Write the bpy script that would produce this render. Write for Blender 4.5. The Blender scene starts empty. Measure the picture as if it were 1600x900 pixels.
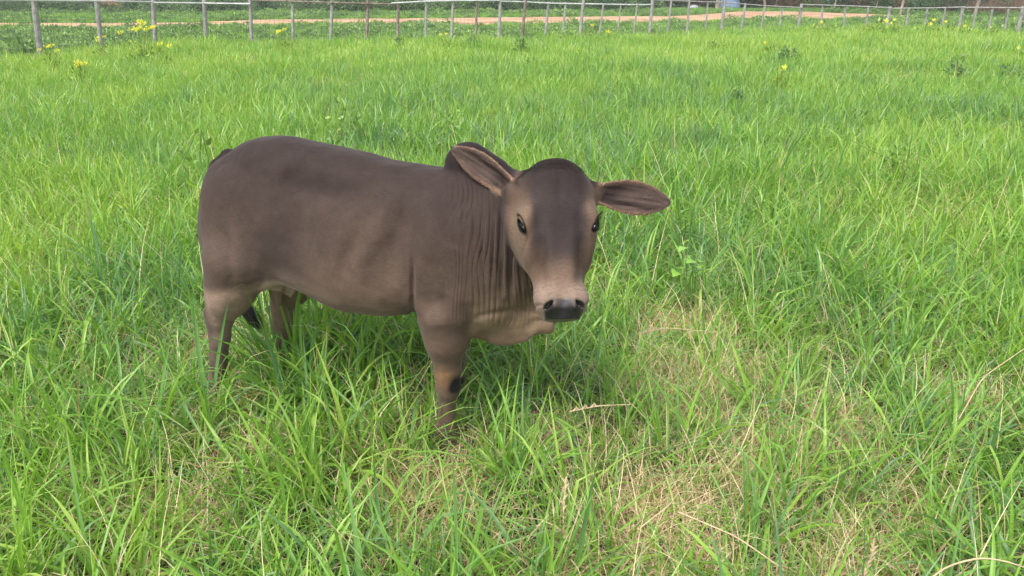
import bpy, bmesh, math, random, time
import numpy as np
from mathutils import Vector, Matrix
T0 = time.time()
rnd = random.Random(7)
rng = np.random.default_rng(11)

# ---------------------------------------------------------------- camera, sky, sun, exposure
S = bpy.context.scene
CAM_H = 1.35
PITCH = math.radians(22.4)
FPX = 1150.0                                    # focal length in pixels of a 1600 wide frame
cam_data = bpy.data.cameras.new('camera')
cam = bpy.data.objects.new('camera', cam_data)
S.collection.objects.link(cam)
cam.location = (0, 0, CAM_H)
cam.rotation_euler = (math.pi / 2 - PITCH, 0, 0)
cam_data.sensor_width = 36.0
cam_data.lens = 36.0 * FPX / 1600.0
cam_data.clip_start = 0.05
cam_data.clip_end = 2000
S.camera = cam

SUN_EL, SUN_AZ = math.radians(58), math.radians(215)   # azimuth clockwise from +Y; high thin cloud, sun behind the camera's left shoulder
world = bpy.data.worlds.new('World')
S.world = world
world.use_nodes = True
wn = world.node_tree.nodes
wl = world.node_tree.links
bg = wn['Background']
sky = wn.new('ShaderNodeTexSky')
sky.sky_type = 'NISHITA'
sky.sun_disc = False
sky.sun_elevation = SUN_EL
sky.sun_rotation = SUN_AZ
sky.air_density = 1.0
sky.dust_density = 3.0
sky.ozone_density = 1.0
hs = wn.new('ShaderNodeHueSaturation')          # overcast: the blue of the clear sky is veiled
hs.inputs['Saturation'].default_value = 0.3
wl.new(sky.outputs[0], hs.inputs['Color'])
wl.new(hs.outputs[0], bg.inputs['Color'])
bg.inputs['Strength'].default_value = 0.125
sun_data = bpy.data.lights.new('sun', 'SUN')
sun_data.energy = 1.35
sun_data.angle = math.radians(22)
sun_data.color = (1.0, 0.96, 0.9)
sun = bpy.data.objects.new('sun', sun_data)
S.collection.objects.link(sun)
sdir = Vector((math.sin(SUN_AZ) * math.cos(SUN_EL), math.cos(SUN_AZ) * math.cos(SUN_EL), math.sin(SUN_EL)))
sun.rotation_euler = (-sdir).to_track_quat('-Z', 'Y').to_euler()
sun.location = sdir * 30
S.view_settings.view_transform = 'Standard'
S.view_settings.look = 'None'
S.view_settings.gamma = 1
S.view_settings.use_curve_mapping = False
S.view_settings.exposure = 1.56
S.cycles.max_bounces = 8
S.cycles.transparent_max_bounces = 8

# ---------------------------------------------------------------- camera maths (photo pixel -> world)
CP, SP = math.cos(PITCH), math.sin(PITCH)
CAMP = np.array([0, 0, CAM_H])
def ray(x, y):
    a, b = (x - 800) / FPX, (450 - y) / FPX
    return np.array([a, CP + b * SP, -SP + b * CP])
def ground_at(x, y, z=0.0):
    r = ray(x, y)
    t = (z - CAM_H) / r[2]
    return CAMP + r * t
def at_depth(x, y, Y):
    r = ray(x, y)
    return CAMP + r * (Y / r[1])

# ---------------------------------------------------------------- object helpers
def link(o, parent=None):
    S.collection.objects.link(o)
    if parent is not None:
        o.parent = parent
    return o
def tag(o, label=None, cat=None, group=None, kind=None):
    if label: o['label'] = label
    if cat: o['category'] = cat
    if group: o['group'] = group
    if kind: o['kind'] = kind
    return o
def empty(name, loc, label=None, cat=None, group=None):
    o = bpy.data.objects.new(name, None)
    o.empty_display_size = 0.1
    o.location = loc
    link(o)
    return tag(o, label, cat, group)
def mesh_np(name, V, F, smooth=True, attrs=None):
    """mesh from numpy arrays; F is (n,4) or (n,3) or a list of faces"""
    me = bpy.data.meshes.new(name)
    V = np.asarray(V, dtype=np.float32)
    if isinstance(F, np.ndarray):
        k = F.shape[1]
        me.vertices.add(len(V)); me.vertices.foreach_set('co', V.ravel())
        me.loops.add(F.size); me.loops.foreach_set('vertex_index', F.astype(np.int32).ravel())
        me.polygons.add(len(F)); me.polygons.foreach_set('loop_start', np.arange(0, F.size, k, dtype=np.int32))
        me.update(calc_edges=True); me.validate()
    else:
        me.from_pydata([tuple(map(float, v)) for v in V], [], F)
    if smooth:
        me.polygons.foreach_set('use_smooth', np.ones(len(me.polygons), dtype=bool))
    for nm, (typ, arr) in (attrs or {}).items():
        a = me.attributes.new(nm, typ, 'POINT')
        if typ == 'FLOAT_COLOR':
            a.data.foreach_set('color', np.asarray(arr, dtype=np.float32).ravel())
        else:
            a.data.foreach_set('value', np.asarray(arr, dtype=np.float32).ravel())
    return me
def obj(name, me, mat, parent=None, loc=None):
    o = bpy.data.objects.new(name, me)
    if mat is not None and not len(me.materials):
        me.materials.append(mat)
    link(o, parent)
    if loc is not None: o.location = loc
    return o
def sm(a, b, x):
    t = np.clip((x - a) / (b - a), 0, 1)
    return t * t * (3 - 2 * t)
_perm = np.random.default_rng(3).permutation(512)
def vnoise(p, seed=0):
    """value noise in numpy, p (n,3) or (n,2) -> -1..1"""
    p = np.asarray(p, dtype=np.float64)
    if p.shape[1] == 2:
        p = np.concatenate([p, np.zeros((len(p), 1))], 1)
    i = np.floor(p).astype(np.int64); f = p - i
    f = f * f * (3 - 2 * f)
    def h(x, y, z):
        return _perm[(_perm[(_perm[(x + seed * 17) & 511] + y) & 511] + z) & 511] / 255.5 - 1.0
    out = 0
    for dx in (0, 1):
        wx = f[:, 0] if dx else 1 - f[:, 0]
        for dy in (0, 1):
            wy = f[:, 1] if dy else 1 - f[:, 1]
            for dz in (0, 1):
                wz = f[:, 2] if dz else 1 - f[:, 2]
                out = out + wx * wy * wz * h(i[:, 0] + dx, i[:, 1] + dy, i[:, 2] + dz)
    return out
def fbm(p, seed=0, octs=3):
    s, a = 0, 1.0
    for k in range(octs):
        s = s + a * vnoise(np.asarray(p) * (2.03 ** k), seed + k * 5)
        a *= 0.5
    return s / 1.6
# ---------------------------------------------------------------- the calf: an implicit surface turned into one mesh
AX = np.array([0.943, -0.333, 0.0]); AX /= np.linalg.norm(AX)     # the calf's forward axis (photo right, towards the camera)
LX = np.array([-AX[1], AX[0], 0.0])                                # lateral axis, away from the camera
CO = np.array([-0.17, 2.004, 0.0])
def loc2w(u, v, w): return CO + AX * u + LX * v + np.array([0, 0, w])
def px(x, y, v=0.0):
    """photo pixel on the calf's plane v -> world point"""
    r = ray(x, y)
    t = (v - np.dot(CAMP - CO, LX)) / np.dot(r, LX)
    return CAMP + r * t
def px_uw(x, y, v=0.0):
    p = px(x, y, v) - CO
    return float(np.dot(p, AX)), float(p[2])
def r_at(p, rp):     # radius in photo pixels -> metres at world point p
    zc = p[1] * CP + (CAM_H - p[2]) * SP
    return rp * zc / FPX

top_px = [(318, 330), (322, 290), (335, 257), (365, 234), (400, 223), (440, 219), (480, 223), (520, 231), (560, 241), (600, 252), (640, 260), (690, 265), (740, 268), (790, 285), (830, 330)]
bot_px = [(318, 400), (330, 440), (360, 455), (400, 452), (440, 449), (480, 466), (520, 486), (560, 497), (600, 500), (640, 498), (690, 500), (740, 505), (790, 500), (830, 470)]
TOP = np.array([px_uw(x, y, -0.01) for x, y in top_px])
BOT = np.array([px_uw(x, y, -0.09) for x, y in bot_px])
HWU = np.array([px_uw(x, 300, 0)[0] for x in (318, 330, 360, 400, 440, 500, 560, 620, 680, 740, 800, 830)])
HWV = np.array([0.045, 0.085, 0.125, 0.145, 0.152, 0.165, 0.180, 0.175, 0.158, 0.135, 0.105, 0.07])
def smooth_tab(xs, ys, n=240):
    o = np.argsort(xs); xs = xs[o]; ys = ys[o]
    g = np.linspace(xs[0], xs[-1], n); v = np.interp(g, xs, ys)
    k = np.ones(13) / 13; 
    vp = np.pad(v, 6, mode='edge'); v = np.convolve(vp, k, 'valid')
    return g, v
TG = smooth_tab(TOP[:, 0], TOP[:, 1]); BG = smooth_tab(BOT[:, 0], BOT[:, 1]); HG = smooth_tab(HWU, HWV)
U0, U1 = HWU[0], HWU[-1]

def smin(a, b, k):
    h = np.maximum(k - np.abs(a - b), 0) / k
    return np.minimum(a, b) - h * h * k * 0.25
def smax(a, b, k): return -smin(-a, -b, k)
def cone(P, a, b, ra, rb):
    ba = b - a; pa = P - a
    t = np.clip(pa @ ba / (ba @ ba), 0, 1)
    return np.linalg.norm(pa - t[:, None] * ba, axis=1) - (ra + (rb - ra) * t)
def ell(P, c, M, r):
    """ellipsoid: M rows are its axes"""
    q = (P - c) @ np.asarray(M).T
    r = np.asarray(r)
    k0 = np.linalg.norm(q / r, axis=1); k1 = np.linalg.norm(q / (r * r), axis=1) + 1e-9
    return k0 * (k0 - 1) / k1
BODYM = np.array([AX, LX, [0, 0, 1.0]])
def rotM(M, ax, deg):
    return (np.array(Matrix.Rotation(math.radians(deg), 3, Vector(ax))) @ np.asarray(M).T).T
def torso(P):
    q = P - CO
    u = q @ AX; v = q @ LX; w = q[:, 2]
    uc = np.clip(u, U0, U1)
    t = np.interp(uc, *TG); b = np.interp(uc, *BG); hw = np.interp(uc, *HG)
    c = (t + b) / 2 ; h = (t - b) / 2
    # widest a little below the middle, narrower towards the spine
    z = (w - c) / h
    hwz = hw * (1 - 0.16 * np.clip(z, -1, 1) - 0.05 * z * z * (z > 0))
    pw = 2.55
    rr = (np.abs(v / hwz) ** pw + np.abs(z) ** pw) ** (1 / pw)
    d = (rr - 1) * np.minimum(h, hw) * 0.9
    du = np.maximum(np.maximum(U0 - u, u - U1), 0)
    return np.where(du > 0, np.sqrt(np.maximum(d, 0) ** 2 + du ** 2) + np.minimum(d, 0) * 0.0, d)

# head frame
HP0 = at_depth(872, 250, 1.80)
HP1 = at_depth(883, 497, 1.60)
HD = (HP1 - HP0); HL = np.linalg.norm(HD); HD /= HL
YAW = math.radians(10)
n0 = CAMP - (HP0 + HP1) / 2; n0 -= HD * np.dot(n0, HD); n0 /= np.linalg.norm(n0)
HN = np.array(Matrix.Rotation(YAW, 3, Vector(-HD)) @ Vector(n0))   # turned towards photo right
if HN[0] < n0[0]: HN = np.array(Matrix.Rotation(-YAW, 3, Vector(-HD)) @ Vector(n0))
HB = np.cross(HN, -HD)  # towards photo right
if HB[0] < 0: HB = -HB
HM = np.array([HD, HB, HN])
def hp(a, b, c): return HP0 + HD * a + HB * b + HN * c
ka = np.array([0.0, .012, .03, .055, .085, .12, .15, .185, .22, .255, .285, .31, .34, .365, .382])
kw = np.array([.054, .078, .090, .097, .100, .101, .100, .094, .083, .073, .064, .061, .062, .056, .038])
kf = np.array([-.075, -.045, -.02, -.004, .004, .004, .0, -.003, -.005, -.006, -.007, -.007, -.006, -.008, -.02])    # front profile
kd = np.array([.10, .13, .155, .175, .185, .185, .18, .175, .162, .14, .118, .105, .095, .08, .05])   # depth to the jaw
HS = HL / 0.382
ka, kw, kf, kd = ka * HS, kw * HS, kf * HS, kd * HS
_W = smooth_tab(ka, kw, 120); _Fp = smooth_tab(ka, kf, 120); _D = smooth_tab(ka, kd, 120)
def headloft(P):
    q = (P - HP0) @ HM.T
    a, b, c = q[:, 0], q[:, 1], q[:, 2]
    ac = np.clip(a, ka[0], ka[-1])
    hw = np.interp(ac, *_W); fr = np.interp(ac, *_Fp); dp = np.interp(ac, *_D)
    cc = fr - dp / 2
    z = (c - cc) / (dp / 2)
    # bridge of the nose narrower than the cheeks
    k = sm(.17 * HS, .26 * HS, ac) * (1 - sm(.29 * HS, .33 * HS, ac))
    hwz = hw * (1 - 0.26 * k * np.clip((z + .1), 0, 1) - 0.20 * np.clip(-z - 0.2, 0, 1))
    pw = 2.5
    rr = (np.abs(b / hwz) ** pw + np.abs(z) ** pw) ** (1 / pw)
    d = (rr - 1) * np.minimum(hw, dp / 2) * 0.9
    da = np.maximum(np.maximum(ka[0] - a, a - ka[-1]), 0)
    return np.where(da > 0, np.sqrt(np.maximum(d, 0) ** 2 + da ** 2), d)

# ears: cupped leaves. s along, t across, n the side the cup opens to
def ear_frame(base, tip, open_dir):
    s = tip - base; L = np.linalg.norm(s); s /= L
    n = open_dir - s * np.dot(open_dir, s); n /= np.linalg.norm(n)
    t = np.cross(n, s)
    return base, L, np.array([s, t, n])
EAR_R = ear_frame(hp(.060 * HS, -.080, -.085), at_depth(704, 231, 1.93), np.array([.12, -.93, -.12]))   # photo left
EAR_L = ear_frame(hp(.055 * HS, .080, -.085), at_depth(1049, 317, 1.84), np.array([-.12, -.93, .34]))
def ear(P, fr, wmax, sgn):
    base, L, M = fr
    q = (P - base) @ M.T
    s, t, n = q[:, 0] / L, q[:, 1], q[:, 2]
    sc = np.clip(s, -0.1, 1)
    # half width along the ear: narrow stem, wide at 55%, pointed tip
    w = wmax * np.interp(sc, [-.1, 0, .15, .3, .45, .6, .75, .87, .95, 1.0], [.42, .40, .50, .80, .98, 1.0, .84, .56, .32, .10])
    # asymmetric: the lower edge bulges more
    cup = 0.55 * (1 - sm(.15, .7, sc)) + 0.34
    nn = n - cup * (t * t) / (wmax * 1.15) + 0.012 * np.sin(np.clip(s, 0, 1) * 2.6)
    th = 0.0046 * (1 - 0.4 * np.abs(t) / wmax) + 0.007 * (1 - sm(0, .3, sc))
    grooves = 0.0
    d1 = np.abs(nn) - th + grooves
    d2 = np.abs(t) - w
    d3 = np.maximum(s - 1, -s - .1) * L
    d = smax(smax(d1, d2, 0.006), d3, 0.01)
    return d * 0.75

parts = []
def add(fn, k): parts.append((fn, k))
P_ = lambda x, y, v: px(x, y, v)
def C(a, b, ra, rb, k=0.03):
    ra_ = r_at(a, ra); rb_ = r_at(b, rb)
    add(lambda P, a=a, b=b, ra_=ra_, rb_=rb_: cone(P, a, b, ra_, rb_), k)
def E(c, r, M=BODYM, k=0.03):
    add(lambda P: ell(P, c, M, r), k)

# hump
E(P_(733, 262, 0.0), (.070, .046, .070), BODYM, .012)
E(P_(762, 270, 0.0), (.085, .05, .050), rotM(BODYM, LX, 18), .03)
# croup and hip bones, pin bone
E(P_(430, 245, 0.0), (.10, .075, .04), k=.05)
E(P_(345, 290, -.06), (.04, .035, .05), k=.05)
# thighs
for sv in (-1, 1):
    E(P_(372, 345, sv * .09), (.125, .062, .155), rotM(BODYM, LX, 8), .035)
    E(P_(388, 392, sv * .098), (.090, .045, .115), rotM(BODYM, LX, -18), .05)
# shoulders
for sv in (-1, 1):
    E(P_(704, 395, sv * .092), (.085, .050, .14), rotM(BODYM, LX, -9), .05)
    E(P_(698, 450, sv * .115), (.068, .045, .09), rotM(BODYM, LX, 10), .03)
# near hind leg (photo pixels on its own plane), far hind leg the same, one step back
def hind(v, dx, dy):
    q = lambda x, y, vv=0: P_(x + dx, y + dy, v + vv)
    C(q(364, 410), q(358, 462), 44, 34, .05)
    C(q(360, 452), q(345, 492), 34, 21, .03)
    C(q(332, 478), q(336, 505), 9, 12, .02)        # point of the hock
    C(q(345, 490), q(343, 530), 20, 16, .02)
    C(q(343, 525), q(340, 595), 15.5, 13, .012)
    C(q(340, 595), q(343, 612), 15, 15, .012)
    C(q(343, 612), q(350, 636), 14, 17, .01)
hind(-.115, 0, 0)
hind(.115, 100, -22)
C(P_(428, 440, 0), P_(433, 472, 0), 13, 7, .02)
def fore(v, dx, dy):
    q = lambda x, y, vv=0: P_(x + dx, y + dy, v + vv)
    C(q(693, 490), q(697, 530), 43, 35, .03)
    C(q(697, 525), q(699, 575), 33, 22, .02)
    C(q(699, 580), q(701, 606), 21.5, 20, .012)
    E(q(703, 596), (.022, .03, .028), k=.012)
    C(q(700, 606), q(697, 665), 15.5, 13.5, .015)
    C(q(697, 668), q(698, 682), 17, 17, .012)
    C(q(699, 685), q(706, 708), 15, 20, .01)
fore(-.105, 0, 0)
fore(.100, 6, -18)
# neck: upper, middle, throat
HC = hp(.10 * HS, 0, -.10)
C(P_(745, 335, 0), hp(.06 * HS, .0, -.12), 56, 44, .03)
C(P_(740, 370, -.01), hp(.13 * HS, .0, -.13), 88, 54, .06)
C(P_(745, 430, -.01), hp(.17 * HS, -.0, -.15), 72, 34, .06)
C(P_(760, 470, -.01), hp(.20 * HS, .0, -.165), 42, 20, .05)
# dewlap and brisket
E(P_(775, 492, -.03), (.125, .024, .072), rotM(BODYM, LX, 3), .03)
E(P_(780, 516, -.03), (.085, .018, .037), rotM(BODYM, LX, 3), .03)
E(P_(838, 498, -.02), (.052, .020, .040), rotM(BODYM, LX, -15), .02)
E(P_(857, 512, -.02), (.016, .014, .020), rotM(BODYM, LX, 0), .015)
E(P_(800, 455, -.01), (.06, .03, .13), rotM(BODYM, LX, 12), .04)
E(P_(720, 480, 0), (.09, .10, .06), k=.05)
# sheath below the belly
C(P_(548, 494, -.02), P_(552, 512, -.02), 14, 7, .02)
# tail root and dock
TAILP = [(358, 246, 0.0), (342, 262, .0), (331, 288, .0), (329, 330, .012), (332, 380, .03), (350, 430, .04), (372, 470, .045), (384, 484, .045)]
for i in range(len(TAILP) - 1):
    r0 = 13 - i * 1.2; r1 = 13 - (i + 1) * 1.2
    C(P_(*TAILP[i]), P_(*TAILP[i + 1]), r0, r1, .015)

NBODY = len(parts)
# head details
add(headloft, .035)
E2 = lambda a, b, c, r, k, M=HM: add(lambda P: ell(P, hp(a * HS, b, c), M, r), k)
for s_ in (-1, 1):
    E2(.140, s_ * .078, -.030, (.036, .020, .030), .022)      # brow / orbit
    E2(.165, s_ * .068, -.085, (.085, .026, .060), .03)       # cheek
    E2(.338, s_ * .034, -.018, (.024, .026, .022), .02)       # nostril wings
    add(lambda P, s_=s_: cone(P, hp(.066 * HS, s_ * .065, -.085), hp(.058 * HS, s_ * .105, -.088), .036, .024), .022)   # ear roots
E2(.030, 0, -.045, (.045, .066, .046), .04)                   # poll
E2(.352, 0, -.055, (.030, .040, .036), .02)                   # chin / lower lip
for s_ in (-1, 1):
    E2(.325, s_ * .045, -.045, (.035, .016, .028), .02)       # upper lip

NOSD = 1
def body_sdf(P):
    d = torso(P)
    for fn, k in parts:
        d = smin(d, fn(P), k)
    d = smin(d, ear(P, EAR_R, .038, -1), .014)
    d = smin(d, ear(P, EAR_L, .046, 1), .014)
    # carve: eye sockets, nostrils, mouth line, ear canals
    for s_ in (-1, 1):
        d = smax(d, -ell(P, EYE[s_][0], EYE[s_][1], (.0098, .0205, .015)), .005)
        d = smax(d, -ell(P, hp(.350 * HS, s_ * .037, -.004), rotM(HM, HN, NOSD * s_ * 42), (.0145, .0052, .018)), .004)
        d = smax(d, -cone(P, hp(.356 * HS, s_ * .040, .004), hp(.362 * HS, s_ * .053, -.016), .0040, .003), .005)
    return d
EYE = {}
for s_ in (-1, 1):
    c = hp(.156 * HS, s_ * (.0920 if s_ < 0 else .0935), -.026 if s_ < 0 else -.014)
    n = HB * s_ * .85 + HN * .50 - HD * .05; n /= np.linalg.norm(n)
    e1 = HD * .82 + HN * .55; e1 -= n * np.dot(e1, n); e1 /= np.linalg.norm(e1)   # eye slit runs down towards the nose
    e2 = np.cross(n, e1)
    EYE[s_] = (c, np.array([e2, e1, n]))

def band_mesh(f, lo, hi, h, coarse=5, band=0.006):
    H = h * coarse
    n = np.ceil((hi - lo) / H).astype(int)
    g = [lo[i] + H * (np.arange(n[i]) + .5) for i in range(3)]
    X = np.stack(np.meshgrid(*g, indexing='ij'), -1).reshape(-1, 3)
    d = f(X)
    keep = (np.abs(d) < band + H * 0.9).reshape(n)
    N = n * coarse
    D = np.full(tuple(N + 1), 1.0, dtype=np.float32)
    Dc = np.repeat(np.repeat(np.repeat(d.reshape(n), coarse, 0), coarse, 1), coarse, 2)
    D[:-1, :-1, :-1] = np.where(Dc < 0, -1, 1)
    idx = np.argwhere(keep)
    o = np.stack(np.meshgrid(*[np.arange(coarse + 1)] * 3, indexing='ij'), -1).reshape(-1, 3)
    for k in range(0, len(idx), 4000):
        G = (idx[k:k + 4000, None, :] * coarse + o[None]).reshape(-1, 3)
        D[G[:, 0], G[:, 1], G[:, 2]] = f(lo + G * h)
    ins = D < 0
    c = np.zeros(tuple(N), dtype=np.int8)
    for a in (0, 1):
        for b in (0, 1):
            for e in (0, 1):
                c += ins[a:N[0] + a, b:N[1] + b, e:N[2] + e]
    cells = np.argwhere((c > 0) & (c < 8))
    vid = -np.ones(tuple(N), dtype=np.int64)
    vid[cells[:, 0], cells[:, 1], cells[:, 2]] = np.arange(len(cells))
    acc = np.zeros((len(cells), 3)); cnt = np.zeros(len(cells))
    cr = [(a, b, e) for a in (0, 1) for b in (0, 1) for e in (0, 1)]
    for i in range(8):
        for j in range(i + 1, 8):
            df = np.array(cr[j]) - np.array(cr[i])
            if np.abs(df).sum() != 1: continue
            p, q = cells + cr[i], cells + cr[j]
            dp, dq = D[p[:, 0], p[:, 1], p[:, 2]], D[q[:, 0], q[:, 1], q[:, 2]]
            m = (dp < 0) != (dq < 0)
            t = dp[m] / (dp[m] - dq[m])
            acc[m] += p[m] + t[:, None] * df; cnt[m] += 1
    V = lo + acc / cnt[:, None] * h
    Fs = []
    for ax in range(3):
        b, e = [(1, 2), (2, 0), (0, 1)][ax]
        sl0 = [slice(None)] * 3; sl1 = [slice(None)] * 3
        sl0[ax] = slice(0, -1); sl1[ax] = slice(1, None)
        x = ins[tuple(sl0)] != ins[tuple(sl1)]
        E_ = np.argwhere(x)
        E_ = E_[(E_[:, b] > 0) & (E_[:, e] > 0) & (E_[:, b] < N[b]) & (E_[:, e] < N[e])]
        def cid(ob, oe):
            k = E_.copy(); k[:, b] -= ob; k[:, e] -= oe
            return vid[k[:, 0], k[:, 1], k[:, 2]]
        q = np.stack([cid(1, 1), cid(0, 1), cid(0, 0), cid(1, 0)], 1)
        fl = ins[E_[:, 0], E_[:, 1], E_[:, 2]]
        q[~fl] = q[~fl][:, ::-1]
        Fs.append(q[(q >= 0).all(1)])
    return V, np.concatenate(Fs)

def vnormals(V, F):
    n = np.zeros_like(V)
    a = V[F[:, 2]] - V[F[:, 0]]; b = V[F[:, 3]] - V[F[:, 1]]
    fn = np.cross(a, b)
    for k in range(4): 
        for c in range(3): n[:, c] += np.bincount(F[:, k], fn[:, c], len(V))
    return n / (np.linalg.norm(n, axis=1)[:, None] + 1e-12)
def laplace(V, F, lam=0.5, it=1):
    for _ in range(it):
        s = np.zeros_like(V); c = np.zeros(len(V))
        for k in range(4):
            i, j = F[:, k], F[:, (k + 1) % 4]
            for d in range(3): s[:, d] += np.bincount(i, V[j, d], len(V)) + np.bincount(j, V[i, d], len(V))
            c += np.bincount(i, minlength=len(V)) + np.bincount(j, minlength=len(V))
        V = V + lam * (s / c[:, None] - V)
    return V

VOX = globals().get('VOX', 0.0036)
lo = np.array([-1.35, 1.42, -0.02]); hi = np.array([0.52, 2.75, 1.10])
V, F = band_mesh(body_sdf, lo, hi, VOX)
# keep the one connected body
def biggest(V, F):
    lab = np.arange(len(V))
    while True:
        m = lab[F].min(1)
        new = lab.copy()
        for k in range(4): np.minimum.at(new, F[:, k], m)
        new = new[new]
        if (new == lab).all(): break
        lab = new
    best = np.bincount(lab).argmax()
    keep = lab == best
    re = np.cumsum(keep) - 1
    return V[keep], re[F[keep[F].all(1)]]
V, F = biggest(V, F)
V = laplace(V, F, 0.5, 2)
# pull back onto the exact surface
for _ in range(2):
    e = 0.0008
    d = body_sdf(V)
    g = np.stack([body_sdf(V + np.eye(3)[k] * e) - d for k in range(3)], 1) / e
    gl = np.linalg.norm(g, axis=1) + 1e-6
    V = V - g / gl[:, None] * np.clip(d / gl, -.003, .003)[:, None]
V = laplace(V, F, 0.4, 1)
N = vnormals(V, F)
print('calf verts', len(V), round(time.time() - T0, 1))

# --- skin folds of the neck, soft muscle relief
q = V - CO
u, v_, w = q @ AX, q @ LX, q[:, 2]
hq = (V - HP0) @ HM.T
# photo coordinates are handy for laying folds where the photograph has them (worked out on the near plane)
zc = V[:, 1] * CP + (CAM_H - V[:, 2]) * SP
X = 800 + V[:, 0] / zc * FPX
Y = 450 - ((V[:, 2] - CAM_H) * CP + V[:, 1] * SP) / zc * FPX
hd = headloft(V)
for e_ in ((.030, 0, -.045, (.045, .066, .046)), (.14, .078, -.03, (.036, .02, .03)), (.14, -.078, -.03, (.036, .02, .03)), (.338, .034, -.018, (.024, .026, .022)), (.338, -.034, -.018, (.024, .026, .022))):
    hd = smin(hd, ell(V, hp(e_[0] * HS, e_[1], e_[2]), HM, e_[3]), .035)
near = (sm(0.012, 0.03, hd))                                     # 0 on the head
earq = np.minimum(ear(V, EAR_R, .038, -1), ear(V, EAR_L, .046, 1))
near = near * sm(0.004, 0.012, earq)
up = 1 - sm(480, 520, Y)
fold = sm(670, 730, X) * sm(236, 290, Y) * up * near * (1 - sm(798, 812, X) * (1 - sm(300, 330, Y)))
warp = 5 * vnoise(np.stack([X / 70, Y / 120, v_ * 2], 1), 4) + 0.00018 * (Y - 380) ** 2 
ph = (X + warp + 0.03 * (Y - 300))
fine = np.abs(np.sin(ph / 8.2 * math.pi / 1.0 + 1.3 * vnoise(np.stack([X / 22, Y / 60, v_ * 0], 1), 9)))
fine2 = 1 - fine ** 0.7
ampn = 0.6 + 0.4 * vnoise(np.stack([X / 30, Y / 45, v_ * 3], 1), 13)
disp = -0.0026 * fold * fine2 * ampn * sm(690, 770, X)- 0.0010 * fold * fine2
deep = 0
for x0, wd, am, y0, y1 in ((781, 4.5, .016, 300, 480), (795, 5, .020, 310, 495), (768, 3.5, .010, 305, 460), (754, 3.0, .007, 310, 455), (811, 4.5, .009, 340, 500), (740, 2.6, .005, 300, 430), (727, 2.4, .004, 290, 420), (713, 2.4, .003, 290, 400), (823, 3.5, .006, 390, 500)):
    xc = x0 + (Y - 400) * 0.03 + 3.5 * vnoise(np.stack([X * 0 + x0, Y / 50, v_ * 0], 1), 21)
    deep = deep + .8 * am * np.exp(-((X - xc) / wd) ** 2) * sm(y0, y0 + 45, Y) * (1 - sm(y1 - 60, y1, Y))
disp = disp - deep * near
vs_ = (v_ < 0)
# dewlap pleats
dl = sm(735, 760, X) * sm(485, 500, Y) * near
disp += dl * 0.0045 * np.sin((Y + 0.16 * X) / 6.5 + 2.6 * vnoise(np.stack([X / 45, Y / 30, v_ * 0], 1), 31))
disp -= .005 * near * np.exp(-((Y - (497 - .30 * (X - 745) + .0021 * (X - 745) ** 2)) / 4.5) ** 2) * sm(735, 750, X) * (1 - sm(800, 840, X)) * vs_
a_, b_, c_ = hq[:, 0] / HS, np.abs(hq[:, 1]), hq[:, 2]
onh = (1 - sm(.006, .02, hd)) * sm(-.09, -.05, c_)
gs = lambda x, m, s_: np.exp(-((x - m) / s_) ** 2)
disp -= onh * .0080 * gs(b_, .050, .013) * sm(.17, .21, a_) * (1 - sm(.285, .315, a_))      # hollow beside the bridge of the nose
disp += onh * .0018 * gs(b_, .026, .010) * sm(.15, .20, a_) * (1 - sm(.30, .33, a_))       # edges of the bridge
disp -= onh * .0010 * gs(b_, .0, .016) * sm(.10, .15, a_) * (1 - sm(.28, .31, a_))
disp += onh * .0030 * gs(b_ - .2 * (a_ - .19), .072, .008) * sm(.17, .19, a_) * (1 - sm(.24, .28, a_))   # cheek ridge
disp += onh * .0065 * gs(b_, .072, .013) * gs(a_, .118, .022)                               # brow
disp -= onh * .0040 * gs(b_, .052, .014) * gs(a_, .155, .030)                               # inside the eye
disp -= onh * .0030 * gs(b_, .0, .012) * gs(a_, .075, .035)                                 # forehead groove
disp -= onh * .0022 * gs(b_ - .35 * (a_ - .17), .074, .0035) * sm(.175, .19, a_) * (1 - sm(.23, .26, a_))   # tear crease
disp -= onh * .0025 * np.sin(a_ * 520) * gs(a_, .316, .012) * sm(.02, .045, b_) * .5        # creases above the nose
disp -= onh * .0035 * gs(a_ + .25 * (b_ - .05), .352, .004) * sm(.050, .056, b_)            # mouth corner
# crease behind the shoulder and elbow
cr = np.exp(-((X - (644 + .02 * (Y - 400))) / 4.0) ** 2) * sm(390, 440, Y) * (1 - sm(495, 505, Y)) * (v_ < 0)
disp -= 0.012 * cr
disp += 0.006 * np.exp(-((X - (653 + .02 * (Y - 400))) / 6.0) ** 2) * sm(400, 440, Y) * (1 - sm(480, 500, Y)) * (v_ < 0)
# flank hollow, ribs, thigh edge
vs = (v_ < 0)
disp -= 0.013 * np.exp(-((X - 510) / 62) ** 2 - ((Y - 300 - .15 * (X - 500)) / 24) ** 2) * vs          # hollow of the flank
disp += 0.010 * np.exp(-((X - 452 + .3 * (Y - 262)) / 26) ** 2 - ((Y - 258) / 17) ** 2) * vs          # point of the hip
disp -= 0.012 * np.exp(-((X - 462 - .25 * (Y - 350)) / 17) ** 2 - ((Y - 360) / 62) ** 2) * vs         # fold in front of the thigh
disp += 0.008 * np.exp(-((X - 400) / 36) ** 2 - ((Y - 360) / 60) ** 2) * vs
disp -= 0.007 * np.exp(-((X - 352 - .12 * (Y - 350)) / 11) ** 2) * sm(330, 380, Y) * (1 - sm(420, 470, Y)) * vs
disp -= 0.012 * np.exp(-((X - 622 + .22 * (Y - 360)) / 17) ** 2) * sm(290, 360, Y) * (1 - sm(420, 470, Y)) * vs     # behind the shoulder blade
disp += 0.009 * np.exp(-((X - 664 + .08 * (Y - 400)) / 15) ** 2) * sm(320, 400, Y) * (1 - sm(460, 500, Y)) * vs
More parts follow.
